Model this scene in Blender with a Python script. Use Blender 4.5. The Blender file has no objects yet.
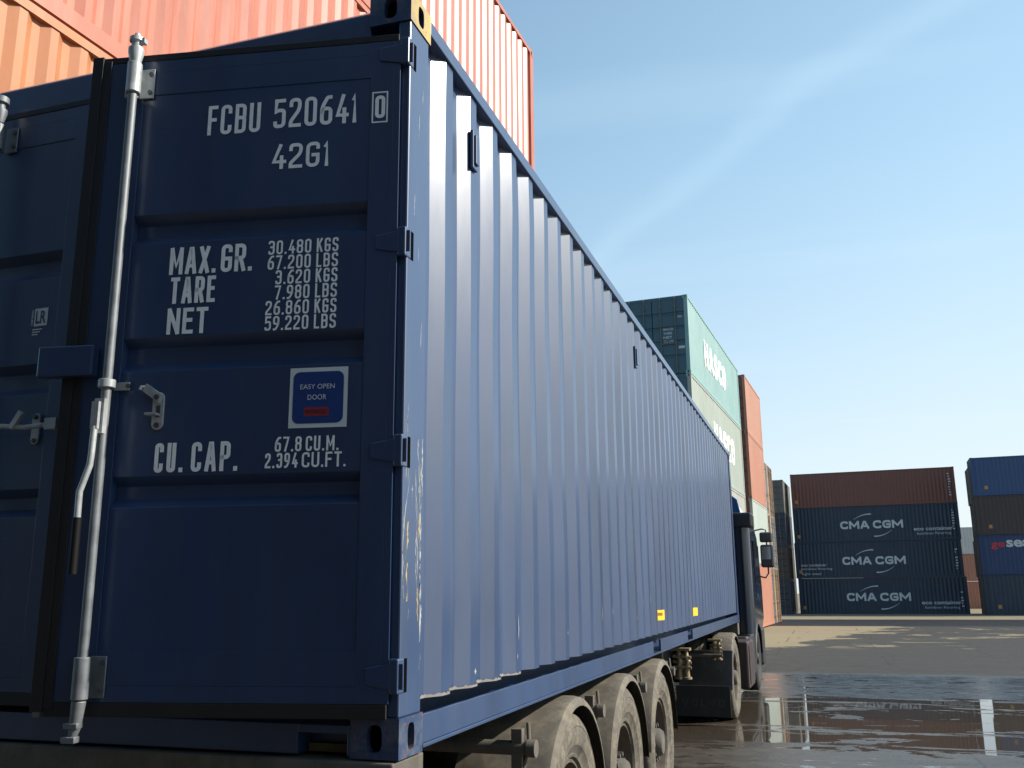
import bpy, bmesh, math, random
from mathutils import Vector, Matrix
random.seed(7)
R = math.radians
scn = bpy.context.scene
COL = scn.collection

# ------------------------------------------------------------------ camera
CAMX, CAMY, CAMZ = 1.2351, -2.6855, 1.65
F_PX = 930.17
cyaw, cpit, crol = -0.313586, 0.218853, -0.008461
cam_d = bpy.data.cameras.new('camera'); cam = bpy.data.objects.new('camera', cam_d); COL.objects.link(cam)
cam_d.sensor_width = 36.0; cam_d.lens = F_PX / 1024.0 * 36.0
cam_d.clip_start = 0.05; cam_d.clip_end = 5000
_f = Vector((math.sin(cyaw) * math.cos(cpit), math.cos(cyaw) * math.cos(cpit), math.sin(cpit)))
_r = Vector((math.cos(cyaw), -math.sin(cyaw), 0)); _u = _r.cross(_f)
_r2 = _r * math.cos(crol) + _u * math.sin(crol); _u2 = _u * math.cos(crol) - _r * math.sin(crol)
M = Matrix((_r2, _u2, -_f)).transposed().to_4x4(); M.translation = (CAMX, CAMY, CAMZ)
cam.matrix_world = M
scn.camera = cam

# ------------------------------------------------------------------ sky, sun, exposure
WISP_N, WISP_C = (0.705, 0.709, 0), 1.075
SUN_AZ, SUN_EL = 77.0, 34.0          # azimuth clockwise from +Y
w = bpy.data.worlds.new('World'); scn.world = w; w.use_nodes = True
nt = w.node_tree; nt.nodes.clear()
def N(nt, t, **k):
    n = nt.nodes.new(t)
    for a, v in k.items(): setattr(n, a, v)
    return n
wo = N(nt, 'ShaderNodeOutputWorld'); bg = N(nt, 'ShaderNodeBackground'); bg.inputs['Strength'].default_value = 0.13
sky = N(nt, 'ShaderNodeTexSky', sky_type='NISHITA', sun_disc=False)
sky.sun_elevation = R(SUN_EL); sky.sun_rotation = R(SUN_AZ)
sky.altitude = 0; sky.air_density = 1.0; sky.dust_density = 1.0; sky.ozone_density = 1.2
tc = N(nt, 'ShaderNodeTexCoord'); sep = N(nt, 'ShaderNodeSeparateXYZ'); nt.links.new(tc.outputs['Generated'], sep.inputs[0])
za = N(nt, 'ShaderNodeMath', operation='ADD'); za.inputs[1].default_value = 0.12; nt.links.new(sep.outputs['Z'], za.inputs[0])
zm = N(nt, 'ShaderNodeMath', operation='MAXIMUM'); zm.inputs[1].default_value = 0.04; nt.links.new(za.outputs[0], zm.inputs[0])
dv_ = N(nt, 'ShaderNodeVectorMath', operation='DIVIDE'); nt.links.new(tc.outputs['Generated'], dv_.inputs[0])
cmb = N(nt, 'ShaderNodeCombineXYZ')
for i in range(3): nt.links.new(zm.outputs[0], cmb.inputs[i])
nt.links.new(cmb.outputs[0], dv_.inputs[1])
mp = N(nt, 'ShaderNodeMapping'); mp.inputs['Rotation'].default_value = (0, 0, R(-62)); mp.inputs['Scale'].default_value = (0.5, 2.2, 0.0)
nt.links.new(dv_.outputs[0], mp.inputs['Vector'])
nz = N(nt, 'ShaderNodeTexNoise'); nz.inputs['Scale'].default_value = 0.9; nz.inputs['Detail'].default_value = 5; nz.inputs['Roughness'].default_value = 0.5
nz.inputs['Distortion'].default_value = 0.4
nt.links.new(mp.outputs[0], nz.inputs['Vector'])
rp = N(nt, 'ShaderNodeValToRGB'); rp.color_ramp.elements[0].position = 0.54; rp.color_ramp.elements[0].color = (0, 0, 0, 1)
rp.color_ramp.elements[1].position = 0.80; rp.color_ramp.elements[1].color = (0.16, 0.16, 0.16, 1)
nt.links.new(nz.outputs['Fac'], rp.inputs['Fac'])
# thin high haze towards the horizon
hz = N(nt, 'ShaderNodeMapRange'); hz.inputs[1].default_value = 0.0; hz.inputs[2].default_value = 0.62; hz.inputs[3].default_value = 0.92; hz.inputs[4].default_value = 0.40
nt.links.new(sep.outputs['Z'], hz.inputs[0])
# the haze glows towards the sun and fades on the far side of the sky
dt = N(nt, 'ShaderNodeVectorMath', operation='DOT_PRODUCT'); nt.links.new(tc.outputs['Generated'], dt.inputs[0]); dt.inputs[1].default_value = (math.sin(R(60)), math.cos(R(60)), 0)
dr_ = N(nt, 'ShaderNodeMapRange'); dr_.inputs[1].default_value = -0.50; dr_.inputs[2].default_value = 0.60; dr_.inputs[3].default_value = 0.04; dr_.inputs[4].default_value = 1.0
nt.links.new(dt.outputs['Value'], dr_.inputs[0])
hz2 = N(nt, 'ShaderNodeMath', operation='MULTIPLY'); nt.links.new(hz.outputs[0], hz2.inputs[0]); nt.links.new(dr_.outputs[0], hz2.inputs[1])
# one long wisp
sp2 = N(nt, 'ShaderNodeSeparateXYZ'); wn = N(nt, 'ShaderNodeTexNoise'); wn.inputs['Scale'].default_value = 2.2; wn.inputs['Detail'].default_value = 5; nt.links.new(dv_.outputs[0], wn.inputs['Vector'])
wa = N(nt, 'ShaderNodeVectorMath', operation='MULTIPLY_ADD'); wa.inputs[1].default_value = (0.2, 0.2, 0); nt.links.new(wn.outputs['Color'], wa.inputs[0]); nt.links.new(dv_.outputs[0], wa.inputs[2])
wd_ = N(nt, 'ShaderNodeVectorMath', operation='DOT_PRODUCT'); nt.links.new(wa.outputs[0], wd_.inputs[0]); wd_.inputs[1].default_value = WISP_N
wb_ = N(nt, 'ShaderNodeMath', operation='SUBTRACT'); nt.links.new(wd_.outputs['Value'], wb_.inputs[0]); wb_.inputs[1].default_value = WISP_C + 0.2 * 0.5 * (WISP_N[0] + WISP_N[1])
wc_ = N(nt, 'ShaderNodeMath', operation='ABSOLUTE'); nt.links.new(wb_.outputs[0], wc_.inputs[0])
we_ = N(nt, 'ShaderNodeMapRange', interpolation_type='SMOOTHSTEP'); we_.inputs[1].default_value = 0.0; we_.inputs[2].default_value = 0.06; we_.inputs[3].default_value = 0.09; we_.inputs[4].default_value = 0.0; nt.links.new(wc_.outputs[0], we_.inputs[0])
cl2 = N(nt, 'ShaderNodeMath', operation='ADD'); nt.links.new(we_.outputs[0], cl2.inputs[0]); nt.links.new(rp.outputs[0], cl2.inputs[1])
mxv = N(nt, 'ShaderNodeMath', operation='ADD', use_clamp=True); nt.links.new(cl2.outputs[0], mxv.inputs[0]); nt.links.new(hz2.outputs[0], mxv.inputs[1])
mix = N(nt, 'ShaderNodeMix', data_type='RGBA'); nt.links.new(mxv.outputs[0], mix.inputs[0]); tint = N(nt, 'ShaderNodeMix', data_type='RGBA', blend_type='MULTIPLY'); tint.inputs[0].default_value = 1; tint.inputs[7].default_value = (0.84, 1.03, 1.03, 1)
nt.links.new(sky.outputs[0], tint.inputs[6]); nt.links.new(tint.outputs[2], mix.inputs[6])
hc = N(nt, 'ShaderNodeMix', data_type='RGBA'); hzf = N(nt, 'ShaderNodeMapRange'); hzf.inputs[1].default_value = 0.02; hzf.inputs[2].default_value = 0.42; nt.links.new(sep.outputs['Z'], hzf.inputs[0])
nt.links.new(hzf.outputs[0], hc.inputs[0]); hc.inputs[6].default_value = (4.95, 5.15, 5.28, 1); hc.inputs[7].default_value = (3.5, 5.05, 6.1, 1)
nt.links.new(hc.outputs[2], mix.inputs[7])
nt.links.new(mix.outputs[2], bg.inputs['Color']); nt.links.new(bg.outputs[0], wo.inputs['Surface'])

sd = bpy.data.lights.new('sun', 'SUN'); sun = bpy.data.objects.new('sun', sd); COL.objects.link(sun)
sd.energy = 5.0; sd.angle = R(0.53); sd.color = (1.0, 0.94, 0.84)
S = Vector((math.sin(R(SUN_AZ)) * math.cos(R(SUN_EL)), math.cos(R(SUN_AZ)) * math.cos(R(SUN_EL)), math.sin(R(SUN_EL))))
sun.rotation_euler = (-S).to_track_quat('-Z', 'Y').to_euler(); sun.location = (30, 5, 30)
scn.view_settings.view_transform = 'Standard'; scn.view_settings.look = 'None'
scn.view_settings.exposure = 0.5; scn.view_settings.gamma = 1.0; scn.view_settings.use_curve_mapping = False

# ------------------------------------------------------------------ materials
MATS = {}
def paint(name, col, rough=0.45, metal=0.0, var=0.12, dirt=(0.22, 0.19, 0.15), dirt_amt=0.12, rust=0.0, scale=3.0, coat=0.0, bump=0.0, streak=True, spec=0.5, coat_r=0.15):
    """a painted or bare surface with uneven tone, dust and rust of its own"""
    if name in MATS: return MATS[name]
    m = bpy.data.materials.new(name); m.use_nodes = True; nt = m.node_tree
    b = nt.nodes['Principled BSDF']; L = nt.links
    tc = N(nt, 'ShaderNodeTexCoord')
    mp = N(nt, 'ShaderNodeMapping'); mp.inputs['Scale'].default_value = (1, 1, 0.22 if streak else 1.0)
    L.new(tc.outputs['Object'], mp.inputs['Vector'])
    n1 = N(nt, 'ShaderNodeTexNoise'); n1.inputs['Scale'].default_value = scale; n1.inputs['Detail'].default_value = 6; n1.inputs['Roughness'].default_value = 0.6
    L.new(mp.outputs[0], n1.inputs['Vector'])
    r1 = N(nt, 'ShaderNodeMapRange'); r1.inputs[1].default_value = 0.3; r1.inputs[2].default_value = 0.7
    r1.inputs[3].default_value = 1 - var; r1.inputs[4].default_value = 1 + var; L.new(n1.outputs['Fac'], r1.inputs[0])
    mul = N(nt, 'ShaderNodeMix', data_type='RGBA', blend_type='MULTIPLY'); mul.inputs[0].default_value = 1
    mul.inputs[6].default_value = (*col, 1); L.new(r1.outputs[0], mul.inputs[7])
    out = mul.outputs[2]
    if dirt_amt > 0:
        n2 = N(nt, 'ShaderNodeTexNoise'); n2.inputs['Scale'].default_value = scale * 2.3; n2.inputs['Detail'].default_value = 8; n2.inputs['Roughness'].default_value = 0.7
        L.new(mp.outputs[0], n2.inputs['Vector'])
        r2 = N(nt, 'ShaderNodeMapRange'); r2.inputs[1].default_value = 0.45; r2.inputs[2].default_value = 0.8; r2.inputs[3].default_value = 0; r2.inputs[4].default_value = dirt_amt
        L.new(n2.outputs['Fac'], r2.inputs[0])
        mx = N(nt, 'ShaderNodeMix', data_type='RGBA'); L.new(r2.outputs[0], mx.inputs[0]); L.new(out, mx.inputs[6]); mx.inputs[7].default_value = (*dirt, 1)
        out = mx.outputs[2]
    if rust > 0:
        n3 = N(nt, 'ShaderNodeTexNoise'); n3.inputs['Scale'].default_value = scale * 4; n3.inputs['Detail'].default_value = 8; n3.inputs['Roughness'].default_value = 0.75
        L.new(tc.outputs['Object'], n3.inputs['Vector'])
        r3 = N(nt, 'ShaderNodeMapRange'); r3.inputs[1].default_value = 0.66 - rust * 0.2; r3.inputs[2].default_value = 0.72 - rust * 0.2; L.new(n3.outputs['Fac'], r3.inputs[0])
        mx = N(nt, 'ShaderNodeMix', data_type='RGBA'); L.new(r3.outputs[0], mx.inputs[0]); L.new(out, mx.inputs[6]); mx.inputs[7].default_value = (0.16, 0.06, 0.025, 1)
        out = mx.outputs[2]
    L.new(out, b.inputs['Base Color'])
    rr = N(nt, 'ShaderNodeMapRange'); rr.inputs[1].default_value = 0.3; rr.inputs[2].default_value = 0.7
    rr.inputs[3].default_value = max(0.03, rough - 0.07); rr.inputs[4].default_value = min(1, rough + 0.09); L.new(n1.outputs['Fac'], rr.inputs[0])
    L.new(rr.outputs[0], b.inputs['Roughness'])
    b.inputs['Metallic'].default_value = metal; b.inputs['Specular IOR Level'].default_value = spec; b.inputs['Coat Weight'].default_value = coat; b.inputs['Coat Roughness'].default_value = coat_r
    if bump > 0:
        bp = N(nt, 'ShaderNodeBump'); bp.inputs['Strength'].default_value = bump; bp.inputs['Distance'].default_value = 0.01
        n4 = N(nt, 'ShaderNodeTexNoise'); n4.inputs['Scale'].default_value = 1.7; n4.inputs['Detail'].default_value = 3
        L.new(tc.outputs['Object'], n4.inputs['Vector']); L.new(n4.outputs['Fac'], bp.inputs['Height']); L.new(bp.outputs[0], b.inputs['Normal'])
    MATS[name] = m
    return m

BLUE = paint('navy_container_paint', (0.0080, 0.032, 0.098), 0.50, var=0.20, dirt=(0.055, 0.070, 0.090), dirt_amt=0.28, bump=0.18, spec=0.55, coat=0.75, coat_r=0.22)
BLUED = BLUE
RUBBER = paint('black_rubber', (0.016, 0.015, 0.014), 0.7, dirt=(0.10, 0.085, 0.065), dirt_amt=0.25, streak=False)
GASKET = paint('door_gasket_rubber', (0.009, 0.009, 0.010), 0.65, dirt=(0.035, 0.03, 0.026), dirt_amt=0.3)
GALV = paint('galvanised_steel', (0.17, 0.185, 0.20), 0.55, metal=0.45, var=0.25, dirt=(0.16, 0.14, 0.12), dirt_amt=0.5, scale=14, streak=False)
GALVB = paint('bright_galvanised_steel', (0.40, 0.42, 0.43), 0.45, metal=0.3, var=0.2, dirt=(0.2, 0.18, 0.15), dirt_amt=0.45, scale=18, streak=False)
BOLT = paint('bolt_steel', (0.10, 0.10, 0.11), 0.5, metal=0.6, dirt_amt=0.2, streak=False)
WHITE = paint('white_lettering', (0.88, 0.89, 0.90), 0.5, var=0.06, dirt=(0.4, 0.4, 0.4), dirt_amt=0.22, scale=20, streak=False)
SEAL = paint('seam_sealant', (0.19, 0.18, 0.175), 0.7, var=0.2, dirt=(0.2, 0.1, 0.05), dirt_amt=0.55, scale=9, streak=False)
YELC = paint('worn_casting_yellow', (0.42, 0.29, 0.08), 0.6, var=0.2, dirt=(0.12, 0.16, 0.24), dirt_amt=0.6, rust=0.35, scale=7, streak=False)
BLUEC = paint('worn_casting_blue', (0.012, 0.036, 0.098), 0.45, var=0.15, dirt=(0.3, 0.27, 0.22), dirt_amt=0.45, coat=0.5, coat_r=0.25, rust=0.45, scale=6, streak=False)
DARKHOLE = paint('casting_inside', (0.004, 0.004, 0.004), 0.9, dirt_amt=0.0, spec=0.0)  # flat black that paints the shade inside casting holes and hinge slots
STK_W = paint('sticker_white', (0.62, 0.66, 0.68), 0.35, var=0.05, dirt_amt=0.05, scale=12, streak=False)
STK_B = paint('sticker_blue', (0.014, 0.045, 0.19), 0.3, var=0.05, dirt_amt=0.03, scale=12, streak=False)
STK_R = paint('sticker_red', (0.26, 0.03, 0.04), 0.4, var=0.05, dirt_amt=0.03, streak=False)
STK_Y = paint('sticker_yellow', (0.85, 0.52, 0.01), 0.4, var=0.05, dirt_amt=0.05, streak=False)
DUSTY = paint('dusty_mudguard_plastic', (0.10, 0.086, 0.068), 0.8, var=0.3, dirt=(0.34, 0.275, 0.185), dirt_amt=0.5, scale=5, streak=False, bump=0.1)
TYRE = paint('dusty_tyre', (0.085, 0.075, 0.06), 0.85, var=0.35, dirt=(0.34, 0.275, 0.185), dirt_amt=0.6, scale=8, streak=False, bump=0.1)
RIM = paint('rusty_rim', (0.085, 0.065, 0.052), 0.6, metal=0.2, var=0.25, dirt=(0.2, 0.15, 0.1), dirt_amt=0.5, rust=0.3, scale=8, streak=False)
CHASSIS = paint('dirty_chassis_black', (0.020, 0.019, 0.018), 0.6, var=0.2, dirt=(0.13, 0.11, 0.085), dirt_amt=0.45, scale=6, streak=False)
BEAM = paint('dusty_bolster', (0.085, 0.075, 0.062), 0.8, var=0.25, dirt=(0.22, 0.19, 0.15), dirt_amt=0.5, rust=0.25, scale=5, streak=False)
BRASS = paint('worn_valve_metal', (0.26, 0.19, 0.105), 0.55, metal=0.2, var=0.3, dirt=(0.10, 0.08, 0.055), dirt_amt=0.7, scale=15, streak=False)
CAB = paint('dark_cab_paint', (0.005, 0.010, 0.024), 0.16, var=0.05, dirt_amt=0.03, coat=0.3)
CABW = paint('white_roof_panel', (0.62, 0.64, 0.66), 0.3, var=0.05, dirt_amt=0.1, coat=0.3)
CABB = paint('blue_roof_panel', (0.03, 0.10, 0.27), 0.3, var=0.05, dirt_amt=0.05, coat=0.3)
PLAST = paint('black_plastic', (0.018, 0.018, 0.02), 0.45, var=0.1, dirt=(0.12, 0.11, 0.1), dirt_amt=0.25, streak=False)
TANK = paint('maroon_locker_paint', (0.030, 0.016, 0.016), 0.5, var=0.2, dirt=(0.2, 0.15, 0.12), dirt_amt=0.3)
FLAP = paint('mudflap_rubber', (0.020, 0.021, 0.020), 0.75, var=0.15, dirt=(0.07, 0.065, 0.05), dirt_amt=0.4, scale=5)
FLAPT = paint('mudflap_raised_letters', (0.034, 0.034, 0.032), 0.7, var=0.1, dirt_amt=0.2)
LENS_R = paint('red_lamp_lens', (0.35, 0.012, 0.012), 0.2, dirt_amt=0.1)
GLASS = paint('dark_cab_glass', (0.01, 0.012, 0.015), 0.06, var=0.0, dirt_amt=0.05, coat=0.5)
MIRR = paint('mirror_glass', (0.75, 0.75, 0.72), 0.04, metal=1.0, var=0.0, dirt_amt=0.0)

def scraped_blue():
    """post paint with pale and yellow scrapes low down"""
    m = paint('scraped_post_paint', (0.0085, 0.033, 0.100), 0.50, var=0.20, dirt=(0.06, 0.08, 0.105), dirt_amt=0.32, spec=0.55, coat=0.75, coat_r=0.22)
    nt = m.node_tree; L = nt.links; b = nt.nodes['Principled BSDF']
    src = b.inputs['Base Color'].links[0].from_socket
    tc = N(nt, 'ShaderNodeTexCoord'); mp = N(nt, 'ShaderNodeMapping'); mp.inputs['Scale'].default_value = (30, 30, 4.5); mp.inputs['Rotation'].default_value = (R(6), 0, 0)
    L.new(tc.outputs['Object'], mp.inputs['Vector'])
    n = N(nt, 'ShaderNodeTexNoise'); n.inputs['Scale'].default_value = 1.0; n.inputs['Detail'].default_value = 7; n.inputs['Roughness'].default_value = 0.65; n.inputs['Distortion'].default_value = 0.6
    L.new(mp.outputs[0], n.inputs['Vector'])
    sp = N(nt, 'ShaderNodeSeparateXYZ'); L.new(tc.outputs['Object'], sp.inputs[0])
    zr = N(nt, 'ShaderNodeMapRange'); zr.inputs[1].default_value = 0.75; zr.inputs[2].default_value = 1.15; zr.inputs[3].default_value = 0.05; zr.inputs[4].default_value = 0.0
    L.new(sp.outputs['Z'], zr.inputs[0])
    ad = N(nt, 'ShaderNodeMath', operation='ADD'); L.new(n.outputs['Fac'], ad.inputs[0]); L.new(zr.outputs[0], ad.inputs[1])
    th = N(nt, 'ShaderNodeMapRange'); th.inputs[1].default_value = 0.71; th.inputs[2].default_value = 0.74; L.new(ad.outputs[0], th.inputs[0])
    n2 = N(nt, 'ShaderNodeTexNoise'); n2.inputs['Scale'].default_value = 6; L.new(tc.outputs['Object'], n2.inputs['Vector'])
    cr = N(nt, 'ShaderNodeValToRGB'); cr.color_ramp.elements[0].position = 0.5; cr.color_ramp.elements[0].color = (0.42, 0.44, 0.44, 1)
    cr.color_ramp.elements[1].position = 0.6; cr.color_ramp.elements[1].color = (0.45, 0.33, 0.12, 1); L.new(n2.outputs['Fac'], cr.inputs['Fac'])
    mx = N(nt, 'ShaderNodeMix', data_type='RGBA'); L.new(th.outputs[0], mx.inputs[0]); L.new(src, mx.inputs[6]); L.new(cr.outputs[0], mx.inputs[7])
    L.new(mx.outputs[2], b.inputs['Base Color'])
    return m
POST = scraped_blue()

# ------------------------------------------------------------------ mesh helpers
class MB:
    def __init__(s): s.v = []; s.f = []
    def add(s, vs, fs):
        o = len(s.v); s.v += [tuple(x) for x in vs]; s.f += [tuple(i + o for i in q) for q in fs]; return s
    def box(s, x0, x1, y0, y1, z0, z1):
        if x0 > x1: x0, x1 = x1, x0
        if y0 > y1: y0, y1 = y1, y0
        if z0 > z1: z0, z1 = z1, z0
        v = [(x0,y0,z0),(x1,y0,z0),(x1,y1,z0),(x0,y1,z0),(x0,y0,z1),(x1,y0,z1),(x1,y1,z1),(x0,y1,z1)]
        return s.add(v, [(3,2,1,0),(4,5,6,7),(0,1,5,4),(1,2,6,5),(2,3,7,6),(3,0,4,7)])
    def prism(s, poly, axis, a0, a1):
        """poly: closed 2d outline in the two other axes (order x,y,z without axis)"""
        n = len(poly)
        def P(p, a):
            return {0: (a, p[0], p[1]), 1: (p[0], a, p[1]), 2: (p[0], p[1], a)}[axis]
        v = [P(p, a0) for p in poly] + [P(p, a1) for p in poly]
        f = [(i, (i + 1) % n, n + (i + 1) % n, n + i) for i in range(n)] + [tuple(range(n))[::-1], tuple(range(n, 2 * n))]
        return s.add(v, f)
    def tube(s, pts, r, n=12, cap=True):
        pts = [Vector(p) for p in pts]; rs = r if isinstance(r, (list, tuple)) else [r] * len(pts)
        vs = []; up0 = None
        for i, p in enumerate(pts):
            t = (pts[min(i + 1, len(pts) - 1)] - pts[max(i - 1, 0)]).normalized()
            if up0 is None: up0 = Vector((0, 0, 1)) if abs(t.z) < 0.9 else Vector((0, 1, 0))
            a = t.cross(up0).normalized(); b = a.cross(t).normalized(); up0 = b
            for k in range(n):
                an = 2 * math.pi * k / n; vs.append(p + (a * math.cos(an) + b * math.sin(an)) * rs[i])
        fs = [(i * n + k, i * n + (k + 1) % n, (i + 1) * n + (k + 1) % n, (i + 1) * n + k) for i in range(len(pts) - 1) for k in range(n)]
        if cap: fs += [tuple(range(n))[::-1], tuple(range((len(pts) - 1) * n, len(pts) * n))]
        return s.add(vs, fs)
    def lathe(s, prof, c, axis=0, n=48, close=False):
        """prof: list of (along axis, radius)"""
        vs = []
        for a, r in prof:
            for k in range(n):
                an = 2 * math.pi * k / n; p = [0, 0, 0]; o = [i for i in range(3) if i != axis]
                p[axis] = c[axis] + a; p[o[0]] = c[o[0]] + r * math.cos(an); p[o[1]] = c[o[1]] + r * math.sin(an); vs.append(p)
        m = len(prof); rng = m if close else m - 1
        fs = [(i * n + k, i * n + (k + 1) % n, ((i + 1) % m) * n + (k + 1) % n, ((i + 1) % m) * n + k) for i in range(rng) for k in range(n)]
        return s.add(vs, fs)
    def mesh(s, name, mat, smooth=None):
        me = bpy.data.meshes.new(name); me.from_pydata(s.v, [], s.f)
        bm = bmesh.new(); bm.from_mesh(me); bmesh.ops.recalc_face_normals(bm, faces=bm.faces); bm.to_mesh(me); bm.free()
        if mat: me.materials.append(mat)
        if smooth:
            me.shade_smooth(); me.set_sharp_from_angle(angle=R(smooth))
        return me
    def build(s, name, mat, parent=None, smooth=None, bevel=0, loc=None, rz=0):
        return put(name, s.mesh(name, mat, smooth), parent, bevel, loc, rz)

def put(name, me, parent=None, bevel=0, loc=None, rz=0):
    o = bpy.data.objects.new(name, me); COL.objects.link(o)
    if parent: o.parent = parent
    if loc: o.location = loc
    if rz: o.rotation_euler = (0, 0, rz)
    if bevel:
        b = o.modifiers.new('bevel', 'BEVEL'); b.width = bevel; b.segments = 2; b.limit_method = 'ANGLE'; b.angle_limit = R(40)
    return o
def tag(o, label=None, cat=None, group=None, kind=None):
    if label: o['label'] = label
    if cat: o['category'] = cat
    if group: o['group'] = group
    if kind: o['kind'] = kind
    return o
def thing(name, label, cat, loc=(0, 0, 0), rz=0, group=None):
    o = bpy.data.objects.new(name, None); COL.objects.link(o); o.empty_display_size = 0.2
    o.location = loc; o.rotation_euler = (0, 0, rz)
    return tag(o, label, cat, group)

FONTC = {}
def font_mesh(body, bold, spacing=1.0):
    key = (body, bold, spacing)
    if key in FONTC: return FONTC[key]
    c = bpy.data.curves.new('lettering', 'FONT'); c.body = body; c.size = 1; c.offset = bold; c.space_character = spacing; c.resolution_u = 4; c.extrude = 0.0
    o = bpy.data.objects.new('lettering', c); COL.objects.link(o)
    bpy.context.view_layer.update()
    dg = bpy.context.evaluated_depsgraph_get()
    me = bpy.data.meshes.new_from_object(o.evaluated_get(dg))
    v = [tuple(x.co) for x in me.vertices]; f = [tuple(p.vertices) for p in me.polygons]
    bpy.data.objects.remove(o); bpy.data.curves.remove(c); bpy.data.meshes.remove(me)
    FONTC[key] = (v, f); return v, f
def text_into(mb, body, o, right, up, wd, ht, bold=0.0, out=0.0015, fit_all=True, spacing=1.0):
    """lettering filling the box that starts at o (lower left) on the surface"""
    v, f = font_mesh(body, bold, spacing)
    x0 = min(p[0] for p in v); x1 = max(p[0] for p in v); y0 = min(p[1] for p in v); y1 = max(p[1] for p in v)
    right = Vector(right); up = Vector(up); n = right.cross(up); o = Vector(o)
    mb.add([o + right * ((p[0] - x0) / (x1 - x0) * wd) + up * ((p[1] - y0) / (y1 - y0) * ht) + n * out for p in v], f)
    return mb
# stencil alphabet: each glyph is a set of strokes; a third value marks a corner to be rounded
GL = {}
def _gl(ch, w, *st): GL[ch] = (w, st)
_gl('0', 1, [(0,0,1),(0,1,1),(1,1,1),(1,0,1),'c']); _gl('O', 1, [(0,0,1),(0,1,1),(1,1,1),(1,0,1),'c'])
_gl('1', .42, [(0,.80),(.9,1,0),(.9,0)]); _gl('2', 1, [(0,.72),(0,1,1),(1,1,1),(1,.62,1),(0,.16,1),(0,0),(1,0)])
_gl('3', 1, [(0,.80),(0,1,1),(1,1,1),(1,.54,1),(.4,.54)], [(.4,.54),(1,.54,1),(1,0,1),(0,0,1),(0,.22)])
_gl('4', 1, [(.62,1),(0,.26),(1.08,.26)], [(.78,.55),(.78,0)]); _gl('5', 1, [(.95,1),(.08,1),(.02,.56),(.3,.62),(1,.62,1),(1,0,1),(0,0,1),(0,.2)])
_gl('6', 1, [(.95,1),(.62,1,1),(0,.62,1),(0,0,1),(1,0,1),(1,.56,1),(.1,.56,1),(.02,.36)]); _gl('7', 1, [(0,1),(1,1),(.32,0)])
_gl('8', 1, [(0,1,1),(1,1,1),(1,.54,1),(0,.54,1),'c'], [(0,.54,1),(1,.54,1),(1,0,1),(0,0,1),'c']); _gl('9', 1, [(.05,0),(.38,0,1),(1,.38,1),(1,1,1),(0,1,1),(0,.44,1),(.9,.44,1),(.98,.64)])
_gl('A', 1.1, [(0,0),(.42,1),(.58,1),(1,0)], [(.17,.27),(.83,.27)]); _gl('B', 1, [(.5,.53),(0,.53),(0,1),(1,1,1),(1,.53,1),(.45,.53)], [(0,.53),(0,0),(1,0,1),(1,.53,1),(.45,.53)])
_gl('C', 1, [(1,.72),(1,1,1),(0,1,1),(0,0,1),(1,0,1),(1,.28)]); _gl('E', .88, [(1,1),(0,1),(0,0),(1,0)], [(0,.53),(.85,.53)])
_gl('F', .88, [(1,1),(0,1),(0,0)], [(0,.52),(.85,.52)]); _gl('G', 1, [(1,.74),(1,1,1),(0,1,1),(0,0,1),(1,0,1),(1,.48),(.55,.48)])
_gl('H', 1, [(0,0),(0,1)], [(1,0),(1,1)], [(0,.52),(1,.52)]); _gl('K', 1, [(0,0),(0,1)], [(.95,1),(.06,.42)], [(.36,.60),(1,0)])
_gl('L', .85, [(0,1),(0,0),(1,0)]); _gl('M', 1.3, [(0,0),(0,1)], [(.03,1),(.5,.28),(.97,1)], [(1,1),(1,0)]); _gl('N', 1.05, [(0,0),(0,1)], [(.03,1),(.97,0)], [(1,0),(1,1)])
_gl('P', 1, [(0,0),(0,1),(1,1,1),(1,.46,1),(0,.46)]); _gl('R', 1, [(0,0),(0,1),(1,1,1),(1,.48,1),(0,.48)], [(.55,.48),(1,0)])
_gl('S', 1, [(1,.76),(1,1,1),(0,1,1),(0,.54,1),(1,.46,1),(1,0,1),(0,0,1),(0,.24)]); _gl('T', .95, [(0,1),(1,1)], [(.5,1),(.5,0)])
_gl('U', 1, [(0,1),(0,0,1),(1,0,1),(1,1)]); _gl('V', 1.05, [(0,1),(.5,0),(1,1)]); _gl('X', 1, [(0,0),(1,1)], [(0,1),(1,0)])
def _round(pts, rad):
    closed = pts[-1] == 'c'; P = [p for p in pts if p != 'c']; out = []; n = len(P)
    for i, p in enumerate(P):
        if len(p) < 3 or p[2] == 0 or (not closed and i in (0, n - 1)): out.append((p[0], p[1])); continue
        a = Vector(P[(i - 1) % n][:2]); b = Vector(p[:2]); c = Vector(P[(i + 1) % n][:2])
        d1 = a - b; d2 = c - b; r = min(rad, d1.length * .5, d2.length * .5)
        p0 = b + d1.normalized() * r; p2 = b + d2.normalized() * r
        for k in range(7):
            t = k / 6; q = p0 * ((1 - t) ** 2) + b * (2 * t * (1 - t)) + p2 * (t * t); out.append((q.x, q.y))
    ded = [out[0]]
    for q in out[1:]:
        if (Vector(q) - Vector(ded[-1])).length > rad * 0.02: ded.append(q)
    if closed and (Vector(ded[0]) - Vector(ded[-1])).length <= rad * 0.02: ded.pop()
    return ded, closed
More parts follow.
